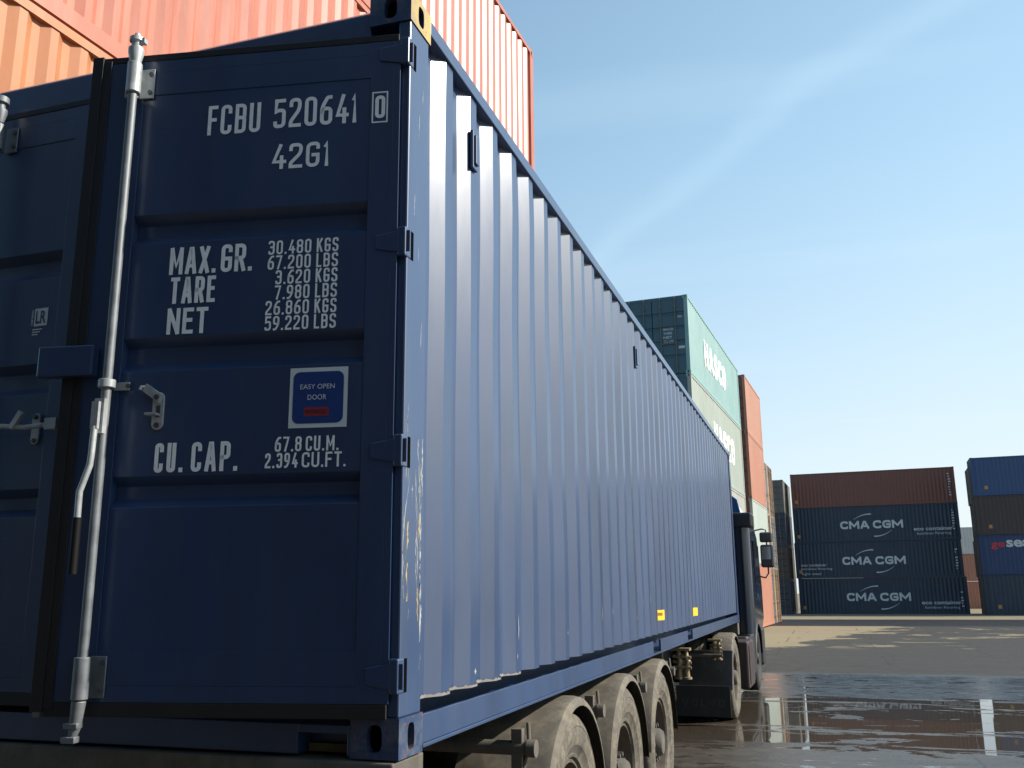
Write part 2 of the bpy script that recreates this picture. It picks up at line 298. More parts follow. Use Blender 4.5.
def stencil(mb, text, o, right, up, wd, ht, t, gap=None, out=0.0015):
    """letters of even stroke t filling a box of wd x ht"""
    gap = gap if gap is not None else t * 0.9
    right = Vector(right); up = Vector(up); nrm = right.cross(up); o = Vector(o)
    units = sum(GL[c][0] for c in text if c in GL); fixed = sum(t for c in text if c not in GL) + gap * (len(text) - 1)
    cw = (wd - fixed) / units; x = 0.0; lift = 0
    for c in text:
        if c not in GL:
            if c == '.':
                q = [(x, 0), (x + t, 0), (x + t, t * 1.1), (x, t * 1.1)]
                mb.add([o + right * a + up * b_ + nrm * out for a, b_ in q], [(0, 1, 2, 3)])
            x += t + gap; continue
        w_, strokes = GL[c]; gw = w_ * cw
        for si, stt in enumerate(strokes):
            def M_(p): return (x + t / 2 + p[0] * (gw - t), t / 2 + p[1] * (ht - t)) + tuple(p[2:])
            pts, closed = _round([p if p == 'c' else M_(p) for p in stt], (gw - t) * 0.52)
            # butt ends reach the box edge on verticals
            P = [Vector(p) for p in pts]
            if not closed:
                def ext(e, q):
                    d = (e - q).normalized(); eps = 1e-5
                    if abs(d.y) > .5 and (abs(e.y - t / 2) < eps or abs(e.y - ht + t / 2) < eps): return e + d * t / 2
                    if abs(d.x) > .9: return e + d * t / 2
                    return e
                P[0], P[-1] = ext(P[0], P[1]), ext(P[-1], P[-2])
            n = len(P); L_, R_ = [], []
            for i in range(n):
                a = P[i - 1] if (i > 0 or closed) else None; b = P[(i + 1) % n] if (i < n - 1 or closed) else None
                d1 = (P[i] - a).normalized() if a is not None else (b - P[i]).normalized(); d2 = (b - P[i]).normalized() if b is not None else d1
                n1 = Vector((-d1.y, d1.x)); n2 = Vector((-d2.y, d2.x)); m = n1 + n2
                m = m.normalized() if m.length > 1e-4 else n1
                k = min(1 / max(m.dot(n1), .4), 1.35) * t / 2
                L_.append(P[i] + m * k); R_.append(P[i] - m * k)
            z = nrm * (out + si * 0.0001)
            rng = n if closed else n - 1
            mb.add([o + right * p.x + up * p.y + z for p in L_ + R_], [(n + i, n + (i + 1) % n, (i + 1) % n, i) for i in range(rng)])
        x += gw + gap
    return mb
def plain(mb, name, mat, parent):
    me = bpy.data.meshes.new(name); me.from_pydata(mb.v, [], mb.f); me.materials.append(mat)
    return put(name, me, parent)

# ------------------------------------------------------------------ ground
SLOPE = 0.0045
def gz(y): return -SLOPE * max(0.0, y - 12.0)
def ground_mat():
    m = bpy.data.materials.new('wet_concrete_yard'); m.use_nodes = True; nt = m.node_tree; L = nt.links; b = nt.nodes['Principled BSDF']
    tc = N(nt, 'ShaderNodeTexCoord'); sp = N(nt, 'ShaderNodeSeparateXYZ'); L.new(tc.outputs['Object'], sp.inputs[0])
    def noise(scale, detail=5, rough=0.6, sx=1, sy=1, dist=0.0, off=0):
        mp = N(nt, 'ShaderNodeMapping'); mp.inputs['Scale'].default_value = (sx, sy, 1); mp.inputs['Location'].default_value = (off, off * 1.7, 0)
        L.new(tc.outputs['Object'], mp.inputs['Vector'])
        n = N(nt, 'ShaderNodeTexNoise'); n.inputs['Scale'].default_value = scale; n.inputs['Detail'].default_value = detail; n.inputs['Roughness'].default_value = rough; n.inputs['Distortion'].default_value = dist
        L.new(mp.outputs[0], n.inputs['Vector']); return n.outputs['Fac']
    def math_(op, a, c, clamp=False):
        n = N(nt, 'ShaderNodeMath', operation=op, use_clamp=clamp)
        for i, x in enumerate((a, c)):
            if isinstance(x, (int, float)): n.inputs[i].default_value = x
            else: L.new(x, n.inputs[i])
        return n.outputs[0]
    def ramp(x, a, c, o0=0.0, o1=1.0):
        n = N(nt, 'ShaderNodeMapRange', interpolation_type='SMOOTHSTEP'); n.inputs[1].default_value = a; n.inputs[2].default_value = c; n.inputs[3].default_value = o0; n.inputs[4].default_value = o1
        L.new(x, n.inputs[0]); return n.outputs[0]
    def mixc(f, a, c):
        n = N(nt, 'ShaderNodeMix', data_type='RGBA'); L.new(f, n.inputs[0])
        for i, x in ((6, a), (7, c)):
            if isinstance(x, tuple): n.inputs[i].default_value = (*x, 1)
            else: L.new(x, n.inputs[i])
        return n.outputs[2]
    X, Y = sp.outputs['X'], sp.outputs['Y']
    big = noise(0.35, 6, 0.6, 0.6, 1.0, 0.5)
    med = noise(1.6, 6, 0.65, 0.7, 1.2, 0.3, 3)
    fine = noise(28, 6, 0.7, off=5)
    cl = noise(5.0, 6, 0.7, 0.6, 1.0, 0.5, 9)
    ywob = math_('ADD', Y, math_('MULTIPLY', math_('SUBTRACT', big, 0.5), 3.0))
    # dry patch: a wedge of pale concrete left of the lane, and the apron in front of the far stacks
    mid = noise(0.8, 7, 0.7, 0.5, 0.5, 0.6, 31)
    wedge = math_('SUBTRACT', math_('ADD', Y, math_('MULTIPLY', math_('SUBTRACT', mid, 0.5), 22.0)), math_('ADD', math_('MULTIPLY', X, 4.2), 27.0))     # >0 inside
    dry1 = math_('MULTIPLY', ramp(wedge, -0.4, 0.8), math_('MULTIPLY', ramp(ywob, 19, 22), ramp(Y, 46, 47.5, 1, 0)))
    patch = math_('MULTIPLY', ramp(mid, 0.57, 0.60), math_('MULTIPLY', ramp(Y, 26, 30), ramp(Y, 46, 47.5, 1, 0)))
    dry = math_('MAXIMUM', math_('MAXIMUM', dry1, math_('MULTIPLY', patch, ramp(X, 11, 7, 0, 1))), ramp(Y, 58.5, 59.5))
    # tyre-laid damp tracks across the dry patch
    tr = math_('ABSOLUTE', math_('SUBTRACT', math_('MULTIPLY', Y, 0.33), math_('ADD', math_('MULTIPLY', X, 1.0), 8.2)), 0)
    dry = math_('MULTIPLY', dry, math_('MAXIMUM', ramp(tr, 0.15, 0.45), ramp(Y, 50, 51)))
    # puddle: long shallow basin beside the truck
    basin = math_('MULTIPLY', ramp(ywob, 7.9, 8.2), ramp(ywob, 13.3, 13.9, 1, 0))
    soft = math_('MULTIPLY', ramp(Y, 7.4, 9.0), ramp(Y, 12.2, 14.6, 1, 0))
    pv = math_('ADD', soft, math_('ADD', math_('MULTIPLY', math_('SUBTRACT', med, 0.5), 1.5), math_('MULTIPLY', math_('SUBTRACT', cl, 0.5), 0.5)))
    streaks = noise(1.0, 6, 0.7, 0.30, 1.1, 1.2, 21)
    pv = math_('SUBTRACT', pv, math_('MULTIPLY', ramp(streaks, 0.50, 0.62), math_('MULTIPLY', ramp(X, 7.5, 3.0), 0.85)))
    pud = ramp(pv, 0.42, 0.50)
    pud2 = math_('MULTIPLY', math_('MULTIPLY', ramp(ywob, 15.5, 16.5), ramp(ywob, 19, 20, 1, 0)), math_('MULTIPLY', ramp(big, 0.50, 0.54), ramp(X, 4.0, 6.5)))
    pud3 = math_('MULTIPLY', ramp(math_('ADD', med, math_('MULTIPLY', math_('SUBTRACT', cl, 0.5), 0.4)), 0.57, 0.62), ramp(Y, 17, 18, 1, 0))
    pud = math_('MAXIMUM', math_('MAXIMUM', pud, pud2), pud3)
    # darker asphalt strip
    road = math_('MULTIPLY', ramp(Y, 46.5, 47.2), ramp(Y, 58.4, 59.0, 1, 0))
    road2 = math_('MULTIPLY', ramp(ywob, 12.5, 13.5), ramp(ywob, 17.6, 18.2, 1, 0))
    tone = ramp(fine, 0.2, 0.8, 0.75, 1.25)
    wet = mixc(ramp(med, 0.3, 0.7), (0.046, 0.038, 0.030), (0.088, 0.076, 0.062))
    wet = mixc(ramp(cl, 0.45, 0.75, 0, 0.55), wet, (0.11, 0.096, 0.078))
    stain = noise(0.9, 4, 0.5, 0.25, 1.4, 0.8, 15)
    wet = mixc(ramp(stain, 0.56, 0.66, 0, 0.7), wet, (0.028, 0.024, 0.021))
    c = mixc(road2, wet, (0.022, 0.024, 0.027))
    c = mixc(math_('MULTIPLY', ramp(ywob, 17.4, 18.4), 0.8), c, (0.052, 0.047, 0.041))
    c = mixc(dry, c, (0.25, 0.205, 0.14))
    c = mixc(road, c, (0.022, 0.022, 0.024))
    # slab joints and hairline cracks
    br = N(nt, 'ShaderNodeTexBrick'); br.offset = 0.5; br.inputs['Scale'].default_value = 1.0; br.inputs['Brick Width'].default_value = 5.2; br.inputs['Row Height'].default_value = 3.4; br.inputs['Mortar Size'].default_value = 0.018; br.inputs['Mortar Smooth'].default_value = 0.3
    wv = N(nt, 'ShaderNodeVectorMath', operation='MULTIPLY_ADD'); wv.inputs[1].default_value = (0.12, 0.12, 0); wnz = N(nt, 'ShaderNodeTexNoise'); wnz.inputs['Scale'].default_value = 1.5; wnz.inputs['Detail'].default_value = 6
    L.new(tc.outputs['Object'], wnz.inputs['Vector']); L.new(wnz.outputs['Color'], wv.inputs[0]); L.new(tc.outputs['Object'], wv.inputs[2]); L.new(wv.outputs[0], br.inputs['Vector'])
    joint = math_('MULTIPLY', br.outputs['Fac'], ramp(Y, 46, 45, 0, 1))
    vo = N(nt, 'ShaderNodeTexVoronoi', feature='DISTANCE_TO_EDGE'); vo.inputs['Scale'].default_value = 0.33; L.new(wv.outputs[0], vo.inputs['Vector'])
    crack = math_('MULTIPLY', ramp(vo.outputs['Distance'], 0.0, 0.012, 1, 0), ramp(mid, 0.48, 0.56))
    c = mixc(math_('MULTIPLY', math_('MAXIMUM', joint, crack), 0.75), c, (0.022, 0.02, 0.018))
    c = mixc(pud, c, (0.056, 0.044, 0.034))
    mu = N(nt, 'ShaderNodeMix', data_type='RGBA', blend_type='MULTIPLY'); mu.inputs[0].default_value = 1; L.new(c, mu.inputs[6]); L.new(tone, mu.inputs[7])
    L.new(mu.outputs[2], b.inputs['Base Color'])
    ro = math_('ADD', ramp(med, 0.3, 0.7, 0.26, 0.44), ramp(cl, 0.35, 0.7, -0.06, 0.12))
    ro = math_('SUBTRACT', ro, math_('MULTIPLY', road2, 0.16))
    ro = math_('ADD', ro, math_('MULTIPLY', ramp(ywob, 17.4, 18.4), 0.30))
    ro = math_('ADD', ro, math_('MULTIPLY', dry, 0.35), True)
    ro = math_('MULTIPLY', ro, math_('SUBTRACT', 1.0, math_('MULTIPLY', pud, 0.97)))
    L.new(math_('MAXIMUM', ro, 0.012), b.inputs['Roughness'])
    bp = N(nt, 'ShaderNodeBump'); bp.inputs['Distance'].default_value = 0.006
    L.new(math_('SUBTRACT', 0.55, math_('MULTIPLY', pud, 0.545)), bp.inputs['Strength']); L.new(fine, bp.inputs['Height']); L.new(bp.outputs[0], b.inputs['Normal'])
    L.new(math_('SUBTRACT', 0.5, math_('MAXIMUM', math_('MULTIPLY', ramp(ywob, 17.4, 18.4), 0.30), math_('MULTIPLY', dry, 0.42))), b.inputs['Specular IOR Level'])
    b.inputs['IOR'].default_value = 1.4
    return m
g = MB()
xs = [-1500, -60, -12, 0, 12, 60, 1500]; ys = [-600, -20, 12, 40, 90, 2500]
for y in ys:
    for x in xs: g.v.append((x, y, gz(y)))
for j in range(len(ys) - 1):
    for i in range(len(xs) - 1):
        a = j * len(xs) + i; g.f.append((a, a + 1, a + 1 + len(xs), a + len(xs)))
tag(g.build('ground', ground_mat()), kind='structure')

# ------------------------------------------------------------------ containers (shared builder)
W = 2.438
def corr_profile(y0, y1, first, pitch, xo, xi):
    """(y, x) polyline of a trapezoid corrugated wall; first = y of one outer flat's start"""
    fl = pitch * 0.252; sl = pitch * 0.248
    pts = [(y0, xo)]
    k = math.ceil((y0 - first) / pitch) - 1
    while True:
        a = first + k * pitch; k += 1
        for yy, x in ((a - sl, xi), (a, xo), (a + fl, xo), (a + fl + sl, xi)):
            if y0 + 0.005 < yy < y1 - 0.005: pts.append((yy, x))
        if a > y1: break
    pts[0] = (y0, pts[1][1]); pts.append((y1, pts[-1][1]))
    return pts
def corr_sheet(mb, prof, z0, z1, T=lambda y, x, z: (x, y, z), th=0.0):
    n = len(prof)
    mb.add([T(y, x, z0) for y, x in prof] + [T(y, x, z1) for y, x in prof], [(i, i + 1, n + i + 1, n + i) for i in range(n - 1)])
    return mb

def casting(x0, x1, y0, y1, z0, z1, sx, sy, top):
    """a corner block with an oval hole on its outer side, end and top or bottom face"""
    mb = MB(); n = 16
    def face(P, u0, u1, v0, v1, depth_dir, slot_v):
        cu, cv = (u0 + u1) / 2, (v0 + v1) / 2
        ru, rv = (0.0255, 0.0395) if slot_v else (0.0395, 0.0255)
        ring = []
        for k in range(n):
            a = 2 * math.pi * (k + 0.5) / n; c_, s_ = math.cos(a), math.sin(a)
            e = 0.62
            ring.append((cu + ru * math.copysign(abs(c_) ** e, c_), cv + rv * math.copysign(abs(s_) ** e, s_)))
        outer = []
        for (a, b_) in ring:
            du, dvv = a - cu, b_ - cv
            t = min((u1 - cu) / abs(du) if abs(du) > 1e-6 else 9e9, (v1 - cv) / abs(dvv) if abs(dvv) > 1e-6 else 9e9)
            outer.append((cu + du * t, cv + dvv * t))
        vs = [P(a, b_, 0) for a, b_ in outer] + [P(a, b_, 0) for a, b_ in ring] + [P(a, b_, 0.028) for a, b_ in ring]
        fs = [(i, (i + 1) % n, n + (i + 1) % n, n + i) for i in range(n)] + [(n + i, n + (i + 1) % n, 2 * n + (i + 1) % n, 2 * n + i) for i in range(n)]
        o = len(vs)
        # corner fillers of the outline
        for (cx_, cy_) in ((u0, v0), (u1, v0), (u1, v1), (u0, v1)):
            ii = sorted(range(n), key=lambda i: (outer[i][0] - cx_) ** 2 + (outer[i][1] - cy_) ** 2)[:2]
            vs.append(P(cx_, cy_, 0)); fs.append((ii[0], ii[1], len(vs) - 1))
        mb.add(vs, fs)
    xo = x1 if sx > 0 else x0; xin = x0 if sx > 0 else x1
    yo = y1 if sy > 0 else y0; yin = y0 if sy > 0 else y1
    zo = z1 if top else z0; zin = z0 if top else z1
    face(lambda a, b_, d: (xo - sx * d, a, b_), y0, y1, z0, z1, 0, True)
    face(lambda a, b_, d: (a, yo - sy * d, b_), x0, x1, z0, z1, 0, True)
    face(lambda a, b_, d: (a, b_, zo - (d if top else -d)), x0, x1, y0, y1, 0, False)
    mb.add([(xin, y0, z0), (xin, y1, z0), (xin, y1, z1), (xin, y0, z1)], [(0, 1, 2, 3)])
    mb.add([(x0, yin, z0), (x1, yin, z0), (x1, yin, z1), (x0, yin, z1)], [(0, 1, 2, 3)])
    mb.add([(x0, y0, zin), (x1, y0, zin), (x1, y1, zin), (x0, y1, zin)], [(0, 1, 2, 3)])
    return mb

MESHC = {}
def cached(key, fn):
    if key not in MESHC: MESHC[key] = fn()
    return MESHC[key]

def make_container(label, loc, rz, L, H, body, dark=None, group=None, doors=True, frame=None, seed=0, reefer=False):
    """a stacked box: origin at the base centre of its door end, length along local +y"""
    r = thing('shipping_container', label, 'shipping container', loc, rz, group)
    k = (L, H, body.name); hw = W / 2; frame = frame or body
    def P(name, fn, mat=body, key=None, smooth=None):
        me = cached((name, key, k, mat.name), lambda: fn().mesh(name, mat, smooth)); return put(name, me, r)
    for sx in (-1, 1):
        def side(sx=sx):
            return corr_sheet(MB(), corr_profile(0.16, L - 0.16, 0.36, 0.2735, sx * (hw - 0.012), sx * (hw - 0.048)), 0.15, H - 0.06)
        P('side_panel', side, body, sx)
        P('top_rail', lambda: MB().box(sx * (hw - 0.06), sx * hw, 0.178, L - 0.178, H - 0.085, H - 0.012), frame, sx)
        P('bottom_rail', lambda: MB().box(sx * (hw - 0.06), sx * hw, 0.178, L - 0.178, 0.012, 0.15), frame, sx)
        for sy in (-1, 1):
            ya, yb = (0.004, 0.166) if sy < 0 else (L - 0.166, L - 0.004)
            P('corner_post', lambda: MB().box(sx * (hw - 0.13), sx * (hw - 0.004), ya, yb, 0.118, H - 0.118), frame, (sx, sy))
            for top in (0, 1):
                z0, z1 = (H - 0.118, H) if top else (0, 0.118)
                x0, x1 = (hw - 0.162, hw) if sx > 0 else (-hw, -hw + 0.162)
                y0, y1 = (0, 0.178) if sy < 0 else (L - 0.178, L)
                P('corner_casting', lambda: casting(x0, x1, y0, y1, z0, z1, sx, sy, top), frame, (sx, sy, top))
    P('roof_panel', lambda: MB().box(-hw + 0.06, hw - 0.06, 0.1, L - 0.1, H - 0.06, H - 0.02))
    P('floor_panel', lambda: MB().box(-hw + 0.06, hw - 0.06, 0.1, L - 0.1, 0.05, 0.15))
    P('end_panel', lambda: corr_sheet(MB(), corr_profile(-hw + 0.13, hw - 0.13, 0.0, 0.25, L - 0.02, L - 0.06), 0.118, H - 0.118, T=lambda y, x, z: (y, x, z)))
    P('end_rail', lambda: MB().box(-hw + 0.162, hw - 0.162, L - 0.11, L - 0.012, H - 0.118, H - 0.01), body, 1)
    P('end_rail', lambda: MB().box(-hw + 0.162, hw - 0.162, L - 0.11, L - 0.012, 0.012, 0.118), body, 0)
    P('door_header', lambda: MB().box(-hw + 0.162, hw - 0.162, 0.008, 0.1, H - 0.118, H - 0.01), frame)
    P('door_sill', lambda: MB().box(-hw + 0.162, hw - 0.162, 0.008, 0.1, 0.012, 0.118), frame)
    if doors:
        for sx in (-1, 1):
            def dr(sx=sx):
                mb = MB(); pts = [(0.02, 0.12)]; n = 5; z0, z1 = 0.12, H - 0.12
                outl = [(0.014, z0)]
                for i in range(1, n):
                    zc = z0 + (z1 - z0) * i / n
                    outl += [(0.014, zc - 0.06), (0.045, zc - 0.03), (0.045, zc + 0.03), (0.014, zc + 0.06)]
                outl += [(0.014, z1), (0.06, z1), (0.06, z0)]
                a, b_ = (0.012, hw - 0.135) if sx > 0 else (-hw + 0.135, -0.012)
                return mb.prism(outl, 0, a, b_)
            d = put('door', cached(('door', sx, k), lambda: dr().mesh('door', body)), r)
            for q, xx in enumerate((0.28, 0.78)):
                me = cached(('lock_bar', sx, q, k), lambda: MB().tube([(sx * xx, -0.012, 0.03), (sx * xx, -0.012, H - 0.03)], 0.019, 8).box(sx * xx - 0.05, sx * xx + 0.05, -0.022, 0.013, 0.3, 0.36)
                            .box(sx * xx - 0.05, sx * xx + 0.05, -0.022, 0.013, H - 0.4, H - 0.34).box(sx * xx - 0.03, sx * xx + 0.03, -0.03, 0.0, 1.0, 1.1).mesh('lock_bar', dark or GREYBAR, 40))
                put('lock_bar', me, d)
            put('handle', cached(('handle', sx, k), lambda: MB().box(sx * 0.28, sx * 0.78, -0.042, -0.03, 1.03, 1.07).mesh('handle', dark or GREYBAR)), d)
    return r
GREYBAR = paint('old_lock_bar_steel', (0.13, 0.12, 0.115), 0.5, metal=0.3, dirt=(0.2, 0.12, 0.08), dirt_amt=0.4, scale=8)

def side_text(root, L, H, items, mat=WHITE, name='lettering'):
    """items: (text, y0, z0, width, height, bold) on the local +x side"""
    mb = MB(); x = W / 2 - 0.010
    for (t, y0, z0, wd, ht, bo) in items:
        text_into(mb, t, (x, y0, z0), (0, 1, 0), (0, 0, 1), wd, ht, bo)
    return plain(mb, name, mat, root)

yawS = R(3.244)
DV = Vector((math.sin(yawS), math.cos(yawS), 0)); NV = Vector((math.cos(yawS), -math.sin(yawS), 0))
def ST(a, s, z): return Vector((CAMX, CAMY, 0)) + DV * a + NV * (s - W / 2) + Vector((0, 0, z))
SF = -5.3      # distance of the left row's faces from the camera

ORANGE = paint('faded_orange_paint', (0.40, 0.145, 0.052), 0.5, var=0.12, dirt=(0.5, 0.33, 0.2), dirt_amt=0.25, rust=0.05, bump=0.06)
PINK = paint('faded_red_paint', (0.40, 0.115, 0.062), 0.42, var=0.10, dirt=(0.5, 0.3, 0.24), dirt_amt=0.25, rust=0.05, bump=0.06)
PINK2 = paint('faded_salmon_paint', (0.41, 0.130, 0.078), 0.40, var=0.10, dirt=(0.5, 0.32, 0.26), dirt_amt=0.25, rust=0.05, bump=0.06)
GREEN = paint('pale_green_paint', (0.20, 0.335, 0.32), 0.48, var=0.08, dirt=(0.5, 0.5, 0.46), dirt_amt=0.25)
GREEN2 = paint('faded_grey_green_paint', (0.29, 0.325, 0.28), 0.5, var=0.08, dirt=(0.5, 0.48, 0.4), dirt_amt=0.3)
CORAL = paint('coral_paint', (0.40, 0.18, 0.115), 0.5, var=0.08, dirt=(0.5, 0.3, 0.22), dirt_amt=0.25)
CORAL2 = paint('coral_brown_paint', (0.39, 0.165, 0.105), 0.5, var=0.10, dirt=(0.5, 0.3, 0.22), dirt_amt=0.3)
SAGE = paint('sage_grey_paint', (0.37, 0.41, 0.37), 0.5, var=0.08, dirt=(0.45, 0.42, 0.36), dirt_amt=0.3)
TAN = paint('tan_rust_paint', (0.40, 0.24, 0.12), 0.6, var=0.25, dirt=(0.22, 0.12, 0.07), dirt_amt=0.6, rust=0.4)
GREYC = paint('dull_grey_paint', (0.36, 0.35, 0.32), 0.55, var=0.12, dirt=(0.2, 0.18, 0.15), dirt_amt=0.4, rust=0.15)
DNAVY = paint('dull_navy_paint', (0.022, 0.028, 0.045), 0.5, var=0.12, dirt=(0.06, 0.05, 0.05), dirt_amt=0.3)
DBROWN = paint('dull_brown_paint', (0.05, 0.035, 0.032), 0.55, var=0.15, dirt=(0.08, 0.05, 0.04), dirt_amt=0.3)
CMAB = paint('line_navy_paint', (0.015, 0.030, 0.056), 0.5, var=0.08, dirt=(0.06, 0.06, 0.07), dirt_amt=0.25)
MAROON = paint('maroon_brown_paint', (0.165, 0.055, 0.038), 0.5, var=0.10, dirt=(0.15, 0.07, 0.06), dirt_amt=0.25)
ROYAL = paint('royal_blue_paint', (0.024, 0.062, 0.16), 0.5, var=0.10, dirt=(0.08, 0.10, 0.15), dirt_amt=0.25)
DGREY = paint('dull_grey_brown_paint', (0.12, 0.11, 0.10), 0.55, var=0.15, dirt=(0.1, 0.08, 0.06), dirt_amt=0.4)
SEAB = paint('lease_blue_paint', (0.012, 0.035, 0.11), 0.5, var=0.10, dirt=(0.06, 0.08, 0.12), dirt_amt=0.25)
WHITEC = paint('grey_white_paint', (0.55, 0.55, 0.53), 0.5, var=0.08, dirt=(0.3, 0.28, 0.25), dirt_amt=0.3)
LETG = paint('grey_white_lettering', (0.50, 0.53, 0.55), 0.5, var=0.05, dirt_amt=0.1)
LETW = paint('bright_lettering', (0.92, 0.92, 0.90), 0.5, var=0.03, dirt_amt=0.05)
LETR = paint('red_lettering', (0.40, 0.03, 0.05), 0.5, var=0.05, dirt_amt=0.1)
ORT = paint('orange_tag', (0.45, 0.22, 0.06), 0.5, var=0.1, dirt_amt=0.2)

# tall row beside the truck
tall = [(0.0, PINK2, 'faded salmon container on the ground behind the truck, bottom of the tall orange stack'),
        (2.896, ORANGE, 'sunlit orange corrugated container at the upper left corner, under the redder ones'),
        (5.792, PINK, 'faded red corrugated container above the orange one, third up in the tall stack'),
        (8.688, PINK2, 'salmon red container topping the tall stack directly behind the blue container')]
for z, mt, lb in tall:
    make_container(lb, ST(2.72, SF, z), -yawS, 12.192, 2.894, mt, group='containers stacked along the left of the lane')
# green stack
gb = [-0.05, 2.75, 5.60, 8.62, 11.33]
gm = [GREEN2, GREYC, GREEN2, GREEN]
gl = ['faded grey green container at the bottom of the pale green stack, hidden behind the truck',
      'dull grey container second from the ground in the pale green stack behind the cab',
      'pale grey green container with white letters, under the bright green topmost one',
      'pale green container with large white letters on its side, top of its stack']
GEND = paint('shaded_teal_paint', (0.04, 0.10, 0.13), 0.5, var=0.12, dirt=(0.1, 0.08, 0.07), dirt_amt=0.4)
for i in range(4):
    H = gb[i + 1] - gb[i] - 0.003
    c = make_container(gl[i], ST(29.95, SF, gb[i]), -yawS, 11.9, H, gm[i], group='containers stacked along the left of the lane')
    if i >= 2:
        mb = MB(); stencil(mb, 'HASCO', (W / 2 - 0.010, 3.0 if i == 3 else 4.3, H * 0.34), (0, 1, 0), (0, 0, 1), 5.0, H * 0.36, 0.26, gap=0.2); plain(mb, 'lettering', LETW, c)
# the doors of the topmost green boxes are darker teal with faint stencilling
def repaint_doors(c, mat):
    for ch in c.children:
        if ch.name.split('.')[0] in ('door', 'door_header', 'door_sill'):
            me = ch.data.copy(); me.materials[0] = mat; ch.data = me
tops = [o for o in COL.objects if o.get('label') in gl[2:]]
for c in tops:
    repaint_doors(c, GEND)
    for ch in [d for d in c.children if d.name.startswith('door') and not d.name.startswith(('door_h', 'door_s'))]:
        if ch.data.vertices[0].co.x > 0 or max(v.co.x for v in ch.data.vertices) > 0.1:
            mb = MB()
            for (t, x, z, wd, ht) in (('MAX.GR.', 0.36, 1.52, 0.36, 0.08), ('TARE', 0.36, 1.38, 0.30, 0.08), ('NET', 0.36, 1.24, 0.30, 0.08), ('CU. CAP.', 0.36, 1.10, 0.36, 0.08),
                                      ('42G1', 0.86, 1.93, 0.16, 0.08)):
                text_into(mb, t, (x, 0.012, z), (1, 0, 0), (0, 0, 1), wd, ht, 0.02)
            plain(mb, 'lettering', LETG, ch)
            plain(MB().box(0.86, 1.06, 0.009, 0.012, 0.86, 0.95), 'sticker', LETG, ch)
# coral stack
cb = [-0.08, 2.80, 5.75, 8.85, 11.62]
cm = [CORAL2, SAGE, CORAL2, CORAL]
cl = ['coral container on the ground at the near end of the coral stack, below the mirrors',
      'sage grey container second from the ground between coral ones',
      'coral container third up, between the sage grey one and the topmost',
      'coral container on top of the stack next to the pale green one']
for i in range(4):
    c = make_container(cl[i], ST(44.2, SF, cb[i]), -yawS, 6.058, cb[i + 1] - cb[i] - 0.003, cm[i], group='containers stacked along the left of the lane')
    repaint_doors(c, MAROON)
# end-on boxes past the coral stack, doors towards the lane
for j, (a0, mats) in enumerate(((51.0, (GREYC, TAN, WHITEC)), (53.6, (TAN, GREYC, TAN)))):
    for i, mt in enumerate(mats):
        lb = [['dull grey container end at the foot of the first end-on column past the coral stack', 'tan rusty container end under the pale grey one past the coral stack',
               'pale grey container end with bars, topmost right after the coral stack'],
              ['tan rusty container end at the foot of the column before the dark stack', 'grey container end in the middle of the column before the dark stack',
               'rusty tan container end topmost in the column before the dark stack']][j][i]
        p = ST(a0 + 1.22, SF + W / 2 - 0.22, -0.15 + i * 2.87)
        make_container(lb, p, R(90) - yawS, 6.058, 2.867, mt, group='end-on containers past the coral stack')
# dark end-on column left of the wide navy stack
for i, mt in enumerate((DNAVY, DBROWN, DNAVY, DGREY)):
    lb = ['dark navy container end on the ground left of the wide navy stack', 'dark brown container end second up left of the wide navy stack',
          'dark navy container end third up left of the wide navy stack', 'grey container end on top of the dark narrow column'][i]
    make_container(lb, (-2.35, 73.0, -0.27 + i * 2.56), -yawS, 6.058, 2.557, mt, group='dark end-on column by the navy stack')

